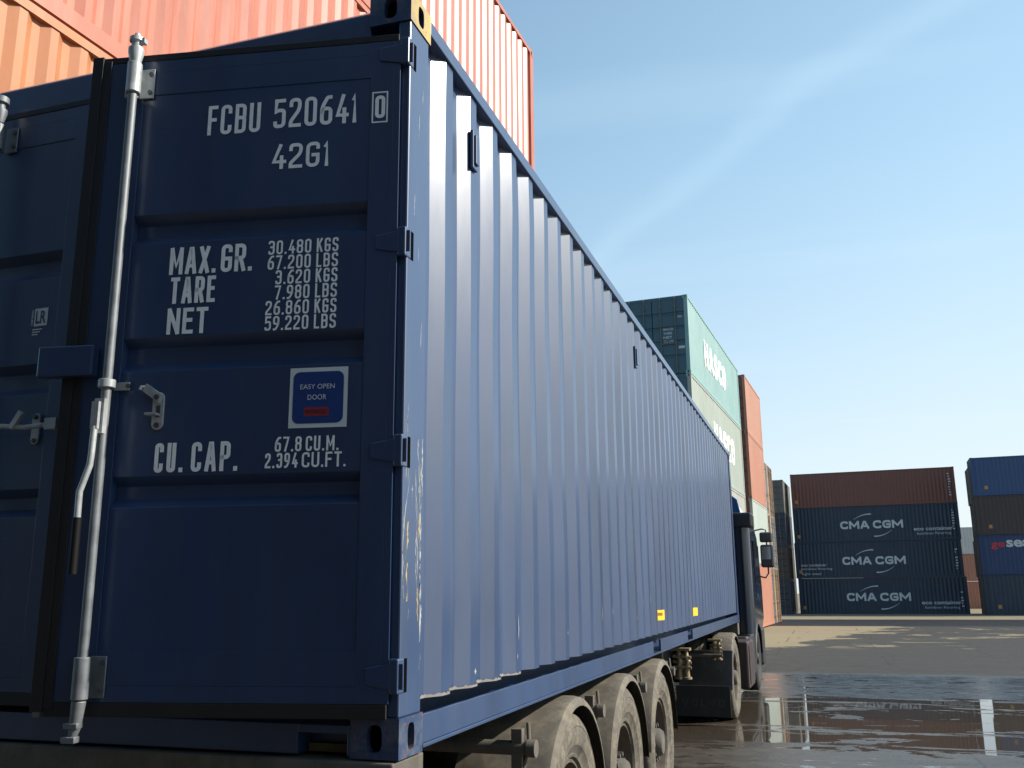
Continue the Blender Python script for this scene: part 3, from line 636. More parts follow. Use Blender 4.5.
# ------------------------------------------------------------------ far stack with company lettering
def arc_mesh(mb, y0, z0, y1, z1, bulge, wd, x, n=14):
    """a tapering swoosh from one end to the other"""
    up_, dn = [], []
    for i in range(n + 1):
        t = i / n; yy = y0 + (y1 - y0) * t; zz = z0 + (z1 - z0) * t + bulge * 4 * t * (1 - t)
        h = wd * (0.25 + 0.75 * (t if bulge > 0 else 1 - t))
        up_.append((x, yy, zz + h)); dn.append((x, yy, zz - h))
    mb.add(up_ + dn, [(n + 1 + i, n + 2 + i, i + 1, i) for i in range(n)])
FH = 2.72
FY0 = 75.0; FX0 = -0.60
fl = ['maroon brown container without lettering on top of the navy stack with white company letters',
      'navy container with white company letters right under the maroon one',
      'navy container with white company letters and small lettering at its left end, third from top',
      'navy container with white company letters on the ground, bottom of its stack']
FR = R(-90) + (-R(3.2))
for i in range(4):
    z = gz(75) - 0.02 + (3 - i) * FH
    ang = FR
    base = Vector((FX0, FY0, z)); ydir = Vector((math.cos(ang + R(90)), math.sin(ang + R(90)), 0)); xdir = Vector((math.cos(ang), math.sin(ang), 0))
    off = [0, 0.0, -0.06, 0.05][i]
    c = make_container(fl[i], base - xdir * (W / 2) + ydir * off, ang, 11.95, FH - 0.004, MAROON if i == 0 else CMAB, group='wide containers facing the lane at its far end', doors=True)
    x = W / 2 - 0.009
    if i:
        mb = MB()
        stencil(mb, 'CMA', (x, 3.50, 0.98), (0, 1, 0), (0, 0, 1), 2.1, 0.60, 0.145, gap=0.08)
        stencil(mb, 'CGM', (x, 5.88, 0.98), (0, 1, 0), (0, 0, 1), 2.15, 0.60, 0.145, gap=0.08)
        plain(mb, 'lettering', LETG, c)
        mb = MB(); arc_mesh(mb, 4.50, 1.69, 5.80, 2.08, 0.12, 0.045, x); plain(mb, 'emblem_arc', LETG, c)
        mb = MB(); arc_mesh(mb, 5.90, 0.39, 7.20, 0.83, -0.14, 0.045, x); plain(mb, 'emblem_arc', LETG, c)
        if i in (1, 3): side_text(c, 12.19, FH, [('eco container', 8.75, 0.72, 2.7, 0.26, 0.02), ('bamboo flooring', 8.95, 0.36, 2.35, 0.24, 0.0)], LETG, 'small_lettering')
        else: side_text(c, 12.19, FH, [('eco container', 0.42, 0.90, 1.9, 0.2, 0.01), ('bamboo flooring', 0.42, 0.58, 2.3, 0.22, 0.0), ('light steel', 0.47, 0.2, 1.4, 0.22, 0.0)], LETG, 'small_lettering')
    plain(MB().box(x, x + 0.004, 0.26, 0.46, 0.36, 0.62), 'sticker', ORT, c)
    mb = MB()
    for q in range(9):
        if random.random() < 0.8: mb.box(x, x + 0.004, 11.42 + random.random() * 0.05, 11.52 + random.random() * 0.12, 0.55 + q * 0.2, 0.64 + q * 0.2)
    plain(mb, 'marking', LETG, c)
# right-hand stack, cut by the frame
el = ['royal blue container on top of the stack at the right edge', 'dark brown container under the royal blue one at the right edge',
      'blue container with red and white leasing letters at the right edge', 'dark navy container on the ground at the right edge']
for i in range(4):
    z = gz(71) - 0.02 + (3 - i) * 2.76
    ang = FR; base = Vector((12.0, 71.0, z)); xdir = Vector((math.cos(ang), math.sin(ang), 0)); ydir = Vector((math.cos(ang + R(90)), math.sin(ang + R(90)), 0))
    c = make_container(el[i], base - xdir * (W / 2), ang, 12.192, 2.756, (ROYAL, DBROWN, SEAB, CMAB)[i], group='wide containers facing the lane at its far end')
    x = W / 2 - 0.009
    if i == 2:
        side_text(c, 12.19, 2.7, [('ge', 0.72, 1.72, 0.90, 0.52, 0.03)], LETR)
        side_text(c, 12.19, 2.7, [('seaco', 1.70, 1.88, 2.7, 0.5, 0.03)], LETG, 'lettering')
    if i != 2: plain(MB().box(x, x + 0.004, 0.75, 0.97, 0.45, 0.70), 'sticker', ORT, c)
# second row behind it, its ends showing on the left
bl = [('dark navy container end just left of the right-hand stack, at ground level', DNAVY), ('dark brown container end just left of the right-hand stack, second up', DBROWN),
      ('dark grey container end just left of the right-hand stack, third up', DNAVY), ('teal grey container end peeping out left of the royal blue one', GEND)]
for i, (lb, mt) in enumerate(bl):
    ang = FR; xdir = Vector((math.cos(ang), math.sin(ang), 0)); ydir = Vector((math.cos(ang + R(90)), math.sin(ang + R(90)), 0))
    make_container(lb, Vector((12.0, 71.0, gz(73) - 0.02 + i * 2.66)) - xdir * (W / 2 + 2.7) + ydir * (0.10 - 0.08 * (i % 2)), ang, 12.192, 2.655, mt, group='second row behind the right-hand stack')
# far boxes seen through the gap
for i, (mt, lb) in enumerate(((CORAL2, 'distant coral container in the gap between the two wide stacks'), (CORAL, 'distant coral container stacked second in the gap between the wide stacks'),
                              (WHITEC, 'distant pale grey container on top in the gap between the wide stacks'))):
    make_container(lb, (17.5, 100.0, gz(100) + i * 2.6), R(90), 12.192, 2.59, mt, group='distant containers seen through the gap')

# unseen row added behind the photographer to keep the door end in shade
for j, x0 in enumerate((-15.6, -3.2)):
    for i, mt in enumerate((DNAVY, DBROWN, CMAB, DNAVY) if j else (DBROWN, CMAB, DNAVY, DBROWN)):
        lb = [['dark brown container at the foot of the row behind the photographer, left stack', 'navy container second up behind the photographer, left stack', 'dull navy container third up behind the photographer, left stack', 'dark brown container on top behind the photographer, left stack'],
              ['dull navy container at the foot of the row behind the photographer, right stack', 'dark brown container second up behind the photographer, right stack', 'navy container third up behind the photographer, right stack', 'dull navy container on top behind the photographer, right stack']][j][i]
        make_container(lb, (x0, -8.7, i * 2.6), R(-90), 12.192, 2.591, mt, group='row of containers behind the photographer')

# ------------------------------------------------------------------ the blue container on the trailer
ZB = 1.16; L0, H0 = 12.192, 2.591; hw = W / 2
hero = thing('shipping_container', 'dark blue container carried by the truck, white weight stencils on its ajar right door', 'shipping container', (-hw, 0, ZB))
from mathutils import noise as _ns
def bow(y, z): return 0.0065 * _ns.noise((y * 0.9, z * 1.1, 3.1)) + 0.0035 * _ns.noise((y * 3.3, z * 2.3, 7.7))
def wall(mb, prof, zs):
    n = len(prof)
    for z in zs:
        e = min(1.0, max(0.0, min(z - 0.15, H0 - 0.07 - z) / 0.25))
        for i, (y, x) in enumerate(prof):
            mb.v.append((x + bow(y, z) * e - 0.001, y + 0.006 * _ns.noise((i * 0.77, z * 0.5, 1.3)) * (1 if 0 < i < n - 1 else 0), z))
    for r_ in range(len(zs) - 1):
        for i in range(n - 1): mb.f.append((r_ * n + i, r_ * n + i + 1, (r_ + 1) * n + i + 1, (r_ + 1) * n + i))
    return mb
wall(MB(), corr_profile(0.165, L0 - 0.165, 0.362, 0.2735, hw - 0.012, hw - 0.048), [0.150 + (H0 - 0.22) * k / 16 for k in range(17)]).build('side_panel', BLUE, hero, smooth=18)
corr_sheet(MB(), corr_profile(0.165, L0 - 0.165, 0.362, 0.2735, -hw + 0.012, -hw + 0.048), 0.150, H0 - 0.07).build('side_panel', BLUE, hero)
# sealant bead at the foot of the side panel
prof = corr_profile(0.178, 1.25, 0.362, 0.2735, hw - 0.009, hw - 0.045)
bd = MB(); fine_ = []
for (ya, xa), (yb2, xb) in zip(prof[:-1], prof[1:]):
    for k in range(6): fine_.append((ya + (yb2 - ya) * k / 6, xa + (xb - xa) * k / 6))
rb_ = random.Random(3); n_ = len(fine_)
bd.add([(x, y, 0.147) for y, x in fine_] + [(x, y, 0.152 + rb_.uniform(0, 0.008)) for y, x in fine_], [(i, i + 1, n_ + i + 1, n_ + i) for i in range(n_ - 1)])
bd.build('sealant_bead', SEAL, hero)
for sx in (-1, 1):
    xo = sx * hw
    MB().box(sx * (hw - 0.060), sx * (hw - 0.001), 0.178, L0 - 0.178, H0 - 0.072, H0 - 0.012).build('top_rail', BLUE, hero, bevel=0.004)
    rb = MB()
    slots = [(4.52, 4.86), (6.42, 6.78)]
    edges = [0.178] + [e for s_ in slots for e in s_] + [L0 - 0.178]
    rb.box(sx * (hw - 0.175), sx * (hw - 0.170), 0.178, L0 - 0.178, 0.016, 0.152)           # web
    for a, b_ in zip(edges[0::2], edges[1::2]):
        rb.box(sx * (hw - 0.018), sx * (hw - 0.003), a, b_, 0.022, 0.110)
    rb.box(sx * (hw - 0.1695), sx * (hw + 0.003), 0.178, L0 - 0.178, 0.010, 0.0215)         # lower lip
    rb.build('bottom_rail', BLUE, hero, bevel=0.002)
    for sy in (-1, 1):
        ya, yb = (0.006, 0.170) if sy < 0 else (L0 - 0.170, L0 - 0.006)
        pb = MB().box(sx * (hw - 0.050), sx * (hw - 0.004), ya, yb, 0.118, H0 - 0.118)
        if sy < 0: pb.box(sx * (hw - 0.13), sx * (hw - 0.0505), 0.060, yb, 0.118, H0 - 0.118)
        else: pb.box(sx * (hw - 0.16), sx * (hw - 0.0505), ya, yb, 0.118, H0 - 0.118)
        pb.build('corner_post', POST, hero, bevel=0.006)
        for top in (0, 1):
            z0, z1 = (H0 - 0.118, H0) if top else (0, 0.118)
            x0, x1 = (hw - 0.162, hw) if sx > 0 else (-hw, -hw + 0.162)
            y0, y1 = (0, 0.178) if sy < 0 else (L0 - 0.178, L0)
            cst = casting(x0, x1, y0, y1, z0, z1, sx, sy, top)
            me = cst.mesh('corner_casting', BLUEC)
            if top and sx > 0 and sy < 0:
                me.materials.append(YELC)
                for p in me.polygons:
                    if p.normal.x > 0.7 and p.center.x > x1 - 0.004: p.material_index = 1
            cobj = put('corner_casting', me, hero)
            put('casting_core', MB().box(x0 + 0.03, x1 - 0.03, y0 + 0.03, y1 - 0.03, z0 + 0.03, z1 - 0.03).mesh('casting_core', DARKHOLE), cobj)  # black box painting the shade inside the hollow casting
MB().box(-hw + 0.0605, hw - 0.0605, 0.10, L0 - 0.1, H0 - 0.05, H0 - 0.02).build('roof_panel', BLUE, hero)
fm = MB().box(-hw + 0.18, hw - 0.18, 0.12, L0 - 0.1, 0.125, 0.15)
y = 0.4
while y < L0 - 0.2: fm.box(-hw + 0.18, hw - 0.18, y, y + 0.045, 0.02, 0.1245); y += 0.305
fm.build('floor_panel', CHASSIS, hero)
corr_sheet(MB(), corr_profile(-hw + 0.16, hw - 0.16, 0.0, 0.25, L0 - 0.02, L0 - 0.06), 0.118, H0 - 0.118, T=lambda y, x, z: (y, x, z)).build('end_panel', BLUE, hero)
for z0, z1 in ((H0 - 0.118, H0 - 0.01), (0.012, 0.118)): MB().box(-hw + 0.163, hw - 0.163, L0 - 0.11, L0 - 0.012, z0, z1).build('end_rail', BLUE, hero)
# header with its drip plate, and sill with the pocket by the casting
MB().box(-hw + 0.163, hw - 0.163, 0.012, 0.11, 2.412, H0 - 0.056).prism([(0.0125, H0 - 0.0555), (0.11, H0 - 0.0555), (0.11, H0 - 0.014), (0.06, H0 - 0.014)], 0, -hw + 0.163, hw - 0.163).build('door_header', BLUED, hero, bevel=0.004)
sl = MB(); px0, px1 = hw - 0.345, hw - 0.175
sl.box(-hw + 0.163, px0, 0.006, 0.12, 0.004, 0.094); sl.box(px1, hw - 0.163, 0.006, 0.12, 0.004, 0.094); sl.box(px0, px1, 0.006, 0.12, 0.068, 0.0938); sl.box(px0, px1, 0.09, 0.12, 0.004, 0.0675)
sl.build('door_sill', BLUED, hero, bevel=0.003)
MB().box(px0 + 0.01, px1 - 0.02, 0.06, 0.088, 0.006, 0.03).build('twistlock_seat', paint('dull_yellow_steel', (0.10, 0.08, 0.025), 0.7, dirt=(0.03, 0.03, 0.03), dirt_amt=0.5), hero)

# doors: local frame, u = distance from the hinge, outward = -y
def door(sgn, hinge, rz):
    """sgn -1: the leaf runs to -x from the hinge, +1: to +x"""
    X = lambda u: sgn * u
    m = MB(); zt, zb = 2.388, 0.160
    gro = [(0.765, 0.868), (1.222, 1.340), (1.680, 1.788)]
    outl = [(0.0, zb + 0.05)]
    for a, b_ in gro: outl += [(0.0, a), (0.036, a + 0.032), (0.036, b_ - 0.030), (0.0, b_)]
    outl += [(0.0, zt - 0.05), (0.05, zt - 0.05), (0.05, zb + 0.05)]
    m.prism(outl, 0, X(0.140), X(0.985))
    m.box(X(0.056), X(0.1395), -0.003, 0.045, zb, zt); m.box(X(0.034), X(0.0558), -0.003, 0.004, zb, zt); m.box(X(0.9855), X(1.150), -0.003, 0.05, zb, zt)
    m.box(X(0.1397), X(0.9853), -0.0022, 0.0495, zb, zb + 0.0495); m.box(X(0.1397), X(0.9853), -0.0022, 0.0495, zt - 0.0495, zt)
    # doubler plates at the top and the foot of the leaf
    m.box(X(0.1397), X(0.9853), -0.0026, -0.0002, zb + 0.05, 0.316); m.box(X(0.1397), X(0.9853), -0.0026, -0.0002, 2.250, zt - 0.05)
    d = m.build('door', BLUED, hero, bevel=0.003, loc=hinge, rz=rz)
    gk = MB()
    gk.box(X(1.1505), X(1.192), -0.010, 0.030, zb - 0.03, zt + 0.03); gk.box(X(1.118), X(1.1503), -0.0075, -0.0032, zb - 0.02, zt + 0.012)
    gk.box(X(0.04), X(1.150), -0.004, 0.006, zt + 0.001, zt + 0.026); gk.box(X(0.04), X(1.150), -0.004, 0.008, zb - 0.044, zb - 0.001)
    gk.build('gasket', GASKET, d, bevel=0.003)
    for z in (0.240, 0.93, 1.635, 2.335):
        hb = MB()
        hb.prism([(X(0.108), z - 0.024), (X(0.108), z + 0.024), (X(0.03), z + 0.038), (X(-0.012), z + 0.038), (X(-0.012), z - 0.038), (X(0.03), z - 0.038)], 1, -0.0075, -0.0033)
        hb.build('hinge', BLUED, d, bevel=0.003)
    return d
dr = door(-1, (hw, -0.001, 0), R(10.5))
dl = door(1, (-hw + 0.010, -0.003, 0), 0)
# hinge lugs on the post
for z in (0.240, 0.93, 1.635, 2.345):
    lg = MB().box(hw - 0.032, hw - 0.0005, -0.014, 0.034, z - 0.052, z + 0.052)
    lg.build('hinge_lug', POST, hero, bevel=0.005)
    MB().box(hw - 0.0042, hw - 0.0022, 0.036, 0.056, z - 0.05, z + 0.05).build('hinge_slot', DARKHOLE, hero)  # black block on the post, drawing a slot's shade

def half_sleeve(mb, x, y, z0, z1, r, side):
    mb.tube([(x, y, z0), (x, y, z1)], r, 14)
    a, b_ = sorted((x, x + side)); mb.box(a, b_, -0.010, -0.0032, z0, z1)
    return mb
# --- right leaf hardware (u measured from the hinge)
ub, yb_ = 1.000, -0.052
bar = MB().tube([(-ub, yb_, 0.12), (-ub, yb_, 2.36)], 0.0158, 16).build('lock_bar', GALV, dr, smooth=40)
s_ = MB()
half_sleeve(s_, -ub, yb_, 2.235, 2.352, 0.0255, 0.055); s_.box(-ub - 0.045, -ub, -0.03, -0.0075, 2.235, 2.35)
s_.build('top_bracket', GALVB, bar, smooth=40, bevel=0.003)
s_ = MB(); half_sleeve(s_, -ub, yb_, 0.172, 0.300, 0.0255, 0.055); s_.box(-ub - 0.045, -ub, -0.03, -0.0075, 0.175, 0.295)
s_.build('bottom_bracket', GALV, bar, smooth=40, bevel=0.003)
s_ = MB(); half_sleeve(s_, -ub, yb_, 1.158, 1.186, 0.028, 0.056); s_.build('middle_bracket', GALVB, bar, smooth=40, bevel=0.002)
s_ = MB(); s_.lathe([(2.352, 0.019), (2.395, 0.0275), (2.41, 0.0275), (2.414, 0.018), (2.432, 0.018), (2.438, 0.026), (2.452, 0.026), (2.456, 0.012), (2.47, 0.010), (2.471, 0.001)], (-ub, yb_, 0), axis=2, n=14)
s_.box(-ub - 0.006, -ub + 0.034, yb_ - 0.01, yb_ + 0.012, 2.430, 2.448); s_.build('top_cam', GALVB, bar, smooth=40)
s_ = MB(); s_.tube([(-ub, yb_, 0.17), (-ub - 0.006, yb_, 0.09), (-ub - 0.012, yb_, 0.055)], [0.022, 0.018, 0.011], 12)
s_.box(-ub - 0.034, -ub + 0.012, yb_ - 0.02, yb_ + 0.016, 0.088, 0.106); s_.box(-ub - 0.040, -ub + 0.006, yb_ - 0.018, yb_ + 0.014, 0.046, 0.066); s_.build('bottom_cam', GALV, bar, smooth=40, bevel=0.003)
for (u, z) in ((0.958, 2.33), (0.958, 2.258), (0.955, 0.280), (0.955, 0.195), (0.948, 1.172)):
    MB().tube([(-u, -0.016, z), (-u, -0.010, z)], 0.0085, 6).build('bolt', BOLT, bar)
# lever hanging along the bar
s_ = MB(); s_.box(-ub - 0.012, -ub + 0.022, yb_ - 0.042, yb_ - 0.019, 1.000, 1.115)
s_.tube([(-0.998, -0.105, 1.02), (-0.998, -0.108, 0.93), (-1.000, -0.108, 0.895), (-1.016, -0.108, 0.845), (-1.027, -0.108, 0.81), (-1.027, -0.105, 0.56)], 0.0105, 10)
s_.box(-1.010, -0.986, -0.112, -0.098, 1.012, 1.102)
lev = s_.build('lever', GALVB, bar, smooth=40)
MB().tube([(-1.027, -0.106, 0.728), (-1.027, -0.106, 0.552)], 0.0135, 12).build('grip', paint('black_grip', (0.004, 0.004, 0.004), 0.6, dirt_amt=0.0, spec=0.2), bar, smooth=40)
# keeper plate for the lever
def slot_plate(mb, pts, y0, y1): mb.prism(pts, 1, y0, y1)
s_ = MB()
cx, r_ = -0.838, 0.020
out = []
for k in range(9): a = math.pi * k / 8; out.append((cx + r_ * math.cos(a), 1.128 + r_ * math.sin(a)))
for k in range(9): a = math.pi + math.pi * k / 8; out.append((cx + r_ * math.cos(a), 1.040 + r_ * math.sin(a)))
s_.prism(out, 1, -0.008, -0.0002)
s_.prism([(cx + 0.008, 1.108), (cx + 0.016, 1.138), (cx - 0.040, 1.176), (cx - 0.054, 1.152)], 1, -0.022, -0.0070)
s_.tube([(cx - 0.046, -0.016, 1.166), (cx - 0.053, -0.030, 1.163), (cx - 0.055, -0.032, 1.152)], 0.006, 8)
s_.box(cx - 0.030, cx + 0.010, -0.040, -0.008, 1.066, 1.074)
kp = s_.build('handle_keeper', GALVB, dr, bevel=0.0015)
MB().box(cx - 0.006, cx + 0.009, -0.0095, -0.0081, 1.062, 1.102).build('keeper_slot', BOLT, kp)
MB().tube([(cx, -0.026, 1.128), (cx, -0.020, 1.128)], 0.009, 8).build('bolt', BOLT, kp)
MB().tube([(cx, -0.013, 1.036), (cx, -0.007, 1.036)], 0.009, 8).build('bolt', BOLT, kp)
# overlap plate welded to the right leaf and lying over the left one
MB().box(-1.262, -1.062, -0.050, -0.0105, 1.205, 1.312).build('overlap_plate', BLUED, dr, bevel=0.006)
# --- left leaf hardware
ul = 0.640
bar2 = MB().tube([(ul, yb_, 0.12), (ul, yb_, 2.36)], 0.0158, 16).build('lock_bar', GALV, dl, smooth=40)
s_ = MB(); half_sleeve(s_, ul, yb_, 2.235, 2.345, 0.0255, 0.060); s_.build('top_bracket', GALV, bar2, smooth=40, bevel=0.003)
s_ = MB(); half_sleeve(s_, ul, yb_, 0.172, 0.300, 0.0255, 0.060); s_.build('bottom_bracket', GALV, bar2, smooth=40, bevel=0.003)
s_ = MB(); s_.lathe([(2.352, 0.019), (2.395, 0.0275), (2.41, 0.0275), (2.414, 0.018), (2.432, 0.018), (2.438, 0.03), (2.462, 0.03), (2.463, 0.001)], (ul, yb_, 0), axis=2, n=14).build('top_cam', GALV, bar2, smooth=40)
for z in (2.32, 2.26): MB().tube([(ul + 0.047, -0.016, z), (ul + 0.047, -0.010, z)], 0.0085, 6).build('bolt', BOLT, bar2)
uh = 0.945      # lever with its keeper
s_ = MB(); s_.tube([(ul, -0.07, 1.085), (0.86, -0.075, 1.092), (0.96, -0.072, 1.082), (1.04, -0.070, 1.086)], 0.0095, 10); s_.box(1.06, 1.112, -0.085, -0.055, 1.066, 1.108); s_.box(1.025, 1.062, -0.076, -0.064, 1.078, 1.094)
s_.build('lever', GALVB, dl, smooth=40, bevel=0.002)
s_ = MB(); out = []
cx = uh
for k in range(9): a = math.pi * k / 8; out.append((cx + 0.018 * math.cos(a), 1.128 + 0.018 * math.sin(a)))
for k in range(9): a = math.pi + math.pi * k / 8; out.append((cx + 0.018 * math.cos(a), 1.048 + 0.018 * math.sin(a)))
s_.prism(out, 1, -0.008, -0.0002); s_.prism([(cx + 0.012, 1.13), (cx - 0.004, 1.145), (cx - 0.045, 1.088), (cx - 0.03, 1.074)], 1, -0.088, -0.070)
kp2 = s_.build('handle_keeper', GALVB, dl, bevel=0.0015)
MB().tube([(cx, -0.022, 1.132), (cx, -0.007, 1.132)], 0.009, 8).build('bolt', BOLT, kp2)
MB().tube([(cx, -0.013, 1.044), (cx, -0.007, 1.044)], 0.009, 8).build('bolt', BOLT, kp2)
# thin strip drawing the gasket edge's highlight, with steel keeper bits at its foot
MB().box(1.094, 1.104, -0.014, -0.0035, 0.13, 1.0).box(1.086, 1.112, -0.026, -0.0035, 0.22, 0.30).box(1.08, 1.112, -0.03, -0.0035, 0.085, 0.125).build('edge_strip', GALV, dl, bevel=0.002)

# --- stencils on the right leaf: (text, left u, base z, width, height)
RT, UP = (1, 0, 0), (0, 0, 1)
mb = MB()
DS = [('FCBU', 0.734, 2.076, 0.196, 0.114, 0.006), ('520641', 0.490, 2.084, 0.302, 0.112, 0.006), ('0', 0.121, 2.092, 0.036, 0.086, 0.006),
      ('42G1', 0.488, 1.928, 0.205, 0.094, 0.006),
      ('MAX.', 0.838, 1.561, 0.168, 0.098, 0.014), ('GR.', 0.652, 1.561, 0.112, 0.100, 0.014), ('TARE', 0.828, 1.456, 0.162, 0.095, 0.014), ('NET', 0.832, 1.348, 0.146, 0.092, 0.014),
      ('CU.', 0.840, 0.878, 0.100, 0.098, 0.010), ('CAP.', 0.712, 0.878, 0.160, 0.098, 0.010)]
for t, u, z, wd, ht, bo in DS: stencil(mb, t, (-u, -0.0034 if u < 0.13 else -0.0003, z), RT, UP, wd, ht, 0.0130 if ht < 0.097 and u < 0.5 else 0.0138 if bo < 0.012 else 0.0140, gap=0.012 if bo < 0.012 else 0.009)
for k, (n_, un) in enumerate((('30.480', 'KGS'), ('67.200', 'LBS'), ('3.620', 'KGS'), ('7.980', 'LBS'), ('26.860', 'KGS'), ('59.220', 'LBS'))):
    z = 1.614 - k * 0.0537; wn = 0.152 if len(n_) == 6 else 0.122
    stencil(mb, n_, (-(0.332 + wn), -0.0003, z), RT, UP, wn, 0.050, 0.0070, gap=0.0065); stencil(mb, un, (-0.313, -0.0003, z), RT, UP, 0.076, 0.050, 0.0070, gap=0.0065)
for t_, u_, z_, w_ in (('67.8', 0.428, 0.936, 0.090), ('CU.M.', 0.324, 0.936, 0.110), ('2.394', 0.459, 0.883, 0.110), ('CU.FT.', 0.335, 0.883, 0.146)):
    stencil(mb, t_, (-u_, -0.0003, z_), RT, UP, w_, 0.049, 0.0070, gap=0.0065)
# box round the check digit
def frame_rect(mb, x0, x1, z0, z1, t, y):
    mb.box(x0, x1, y, y + 0.001, z0, z0 + t); mb.box(x0, x1, y, y + 0.001, z1 - t, z1); mb.box(x0, x0 + t, y, y + 0.001, z0 + t, z1 - t); mb.box(x1 - t, x1, y, y + 0.001, z0 + t, z1 - t)
frame_rect(mb, -0.133, -0.076, 2.076, 2.194, 0.005, -0.0032)
plain(mb, 'lettering', WHITE, dr)
# sticker
def rrect(x0, x1, z0, z1, r, n=6):
    o = []
    for cx_, cz_, a0 in ((x1 - r, z1 - r, 0), (x0 + r, z1 - r, 90), (x0 + r, z0 + r, 180), (x1 - r, z0 + r, 270)):
        for k in range(n + 1): a = R(a0 + 90 * k / n); o.append((cx_ + r * math.cos(a), cz_ + r * math.sin(a)))
    return o
st = MB().prism([(-0.386, 1.012), (-0.190, 1.012), (-0.190, 1.212), (-0.386, 1.212)], 1, -0.0012, -0.0002).build('sticker', STK_W, dr)
MB().prism(rrect(-0.374, -0.203, 1.026, 1.198, 0.022), 1, -0.0024, -0.0013).build('sticker_field', STK_B, dr)
MB().box(-0.334, -0.251, -0.0034, -0.0025, 1.050, 1.079).build('sticker_stamp', STK_R, dr)
mb = MB(); text_into(mb, 'EASY OPEN', (-0.349, -0.0025, 1.140), RT, UP, 0.116, 0.016, 0.0); text_into(mb, 'DOOR', (-0.323, -0.0025, 1.104), RT, UP, 0.063, 0.017, 0.0)
plain(mb, 'sticker_lettering', STK_W, dr)
mb = MB(); text_into(mb, 'PATENTED', (-0.328, -0.0035, 1.057), RT, UP, 0.071, 0.014, 0.0)
plain(mb, 'stamp_lettering', paint('stamp_ink', (0.10, 0.01, 0.02), 0.5, dirt_amt=0.0), dr)
# registry plate on the left leaf
ux = lambda x: x + hw * 2 - 0.010
mb = MB().box(ux(-1.548), ux(-1.486), -0.0018, -0.0004, 1.488, 1.558)
plain(mb, 'registry_mark', STK_W, dl)
mb = MB(); text_into(mb, 'LR', (ux(-1.541), -0.0019, 1.498), RT, UP, 0.048, 0.050, 0.02); plain(mb, 'registry_letters', BLUED, dl)
mb = MB(); text_into(mb, 'CERTIFIED', (ux(-1.553), -0.0005, 1.492), (0, 0, 1), (-1, 0, 0), 0.062, 0.009, 0.0)
for q in range(3): mb.box(ux(-1.553), ux(-1.507 - 0.010 * q), -0.0016, -0.0004, 1.474 - q * 0.010, 1.477 - q * 0.010)
plain(mb, 'registry_lettering', WHITE, dl)

# small things on the side wall
def vent(y, z):
    v = MB().prism([(y - 0.028, z - 0.085), (y + 0.028, z - 0.085), (y + 0.028, z + 0.085), (y - 0.028, z + 0.085)], 0, hw - 0.0118, hw + 0.004)
    v.prism([(y - 0.018, z - 0.065), (y + 0.018, z - 0.065), (y + 0.018, z + 0.065), (y - 0.018, z + 0.065)], 0, hw + 0.0041, hw + 0.014)
    return v.build('vent', BLUED, hero, bevel=0.004)
def flat_y(k): return 0.362 + 0.2735 * k + 0.2735 * 0.126
vent(flat_y(1) - 0.02, 2.27); vent(flat_y(14), 2.24)
for y0_, y1_, z in ((4.80, 5.14, 0.29), (6.93, 7.30, 0.268)):
    corr_sheet(MB(), corr_profile(y0_, y1_, 0.362, 0.2735, hw - 0.0100, hw - 0.0460), z - 0.04, z + 0.04).build('sticker', STK_Y, hero)
    corr_sheet(MB(), corr_profile(y0_ + 0.08, y1_ - 0.10, 0.362, 0.2735, hw - 0.0085, hw - 0.0445), z - 0.004, z + 0.020).build('sticker_print', paint('sticker_ink', (0.25, 0.10, 0.01), 0.5, dirt_amt=0.0), hero)
sc = MB(); rnd = random.Random(5)
for (k, z, h, wd) in ((3, 0.34, 0.11, 0.010), (3, 0.22, 0.02, 0.012), (9, 0.36, 0.09, 0.007), (10, 0.36, 0.06, 0.006), (14, 0.40, 0.10, 0.005), (15, 0.42, 0.1, 0.005), (1, 0.20, 0.022, 0.022), (6, 0.28, 0.015, 0.012), (13, 0.3, 0.02, 0.01)):
    y = flat_y(k) + rnd.uniform(-0.02, 0.02); n = 9; L_, R_ = [], []
    for i in range(n + 1):
        t = i / n; ww = wd * math.sin(math.pi * min(0.98, max(0.02, t))) * rnd.uniform(0.5, 1.1); dx = rnd.uniform(-0.002, 0.002)
        L_.append((hw - 0.0113, y - ww / 2 + dx, z - h / 2 + h * t)); R_.append((hw - 0.0113, y + ww / 2 + dx, z - h / 2 + h * t))
    sc.add(L_ + R_, [(i, i + 1, n + 2 + i, n + 1 + i) for i in range(n)])
sy = MB()
def lick(mb, pts, wd, seed):
    rr = random.Random(seed); L_, R_ = [], []
    n = len(pts)
    for i, (yy, zz) in enumerate(pts):
        t = i / (n - 1); ww = wd * (0.35 + 0.65 * math.sin(math.pi * t)) * rr.uniform(0.4, 1.3); j = rr.uniform(-0.25, 0.25) * wd
        L_.append((hw - 0.0036, yy - ww / 2 + j, zz)); R_.append((hw - 0.0036, yy + ww / 2 + j, zz + rr.uniform(-0.3, 0.3) * wd))
    mb.add(L_ + R_, [(i, i + 1, n + i + 1, n + i) for i in range(n - 1)])
lick(sc, [(0.062 - 0.05 * math.sin(R(t * 9)) + 0.0, 0.86 - 0.026 * t) for t in range(16)], 0.005, 1)
lick(sc, [(0.03, 0.98 - 0.02 * t) for t in range(8)], 0.004, 2); lick(sc, [(0.045, 0.93 - 0.02 * t) for t in range(6)], 0.003, 3)
for q in range(16):
    y0 = 0.128 + rnd.uniform(-0.022, 0.026); z0 = rnd.uniform(0.32, 0.98); h = rnd.uniform(0.04, 0.16); sl_ = rnd.uniform(-0.25, 0.25)
    lick(sc, [(y0 + sl_ * h * t / 9 + rnd.uniform(-0.0015, 0.0015), z0 + h * t / 9) for t in range(10)], rnd.uniform(0.002, 0.007), q + 10)
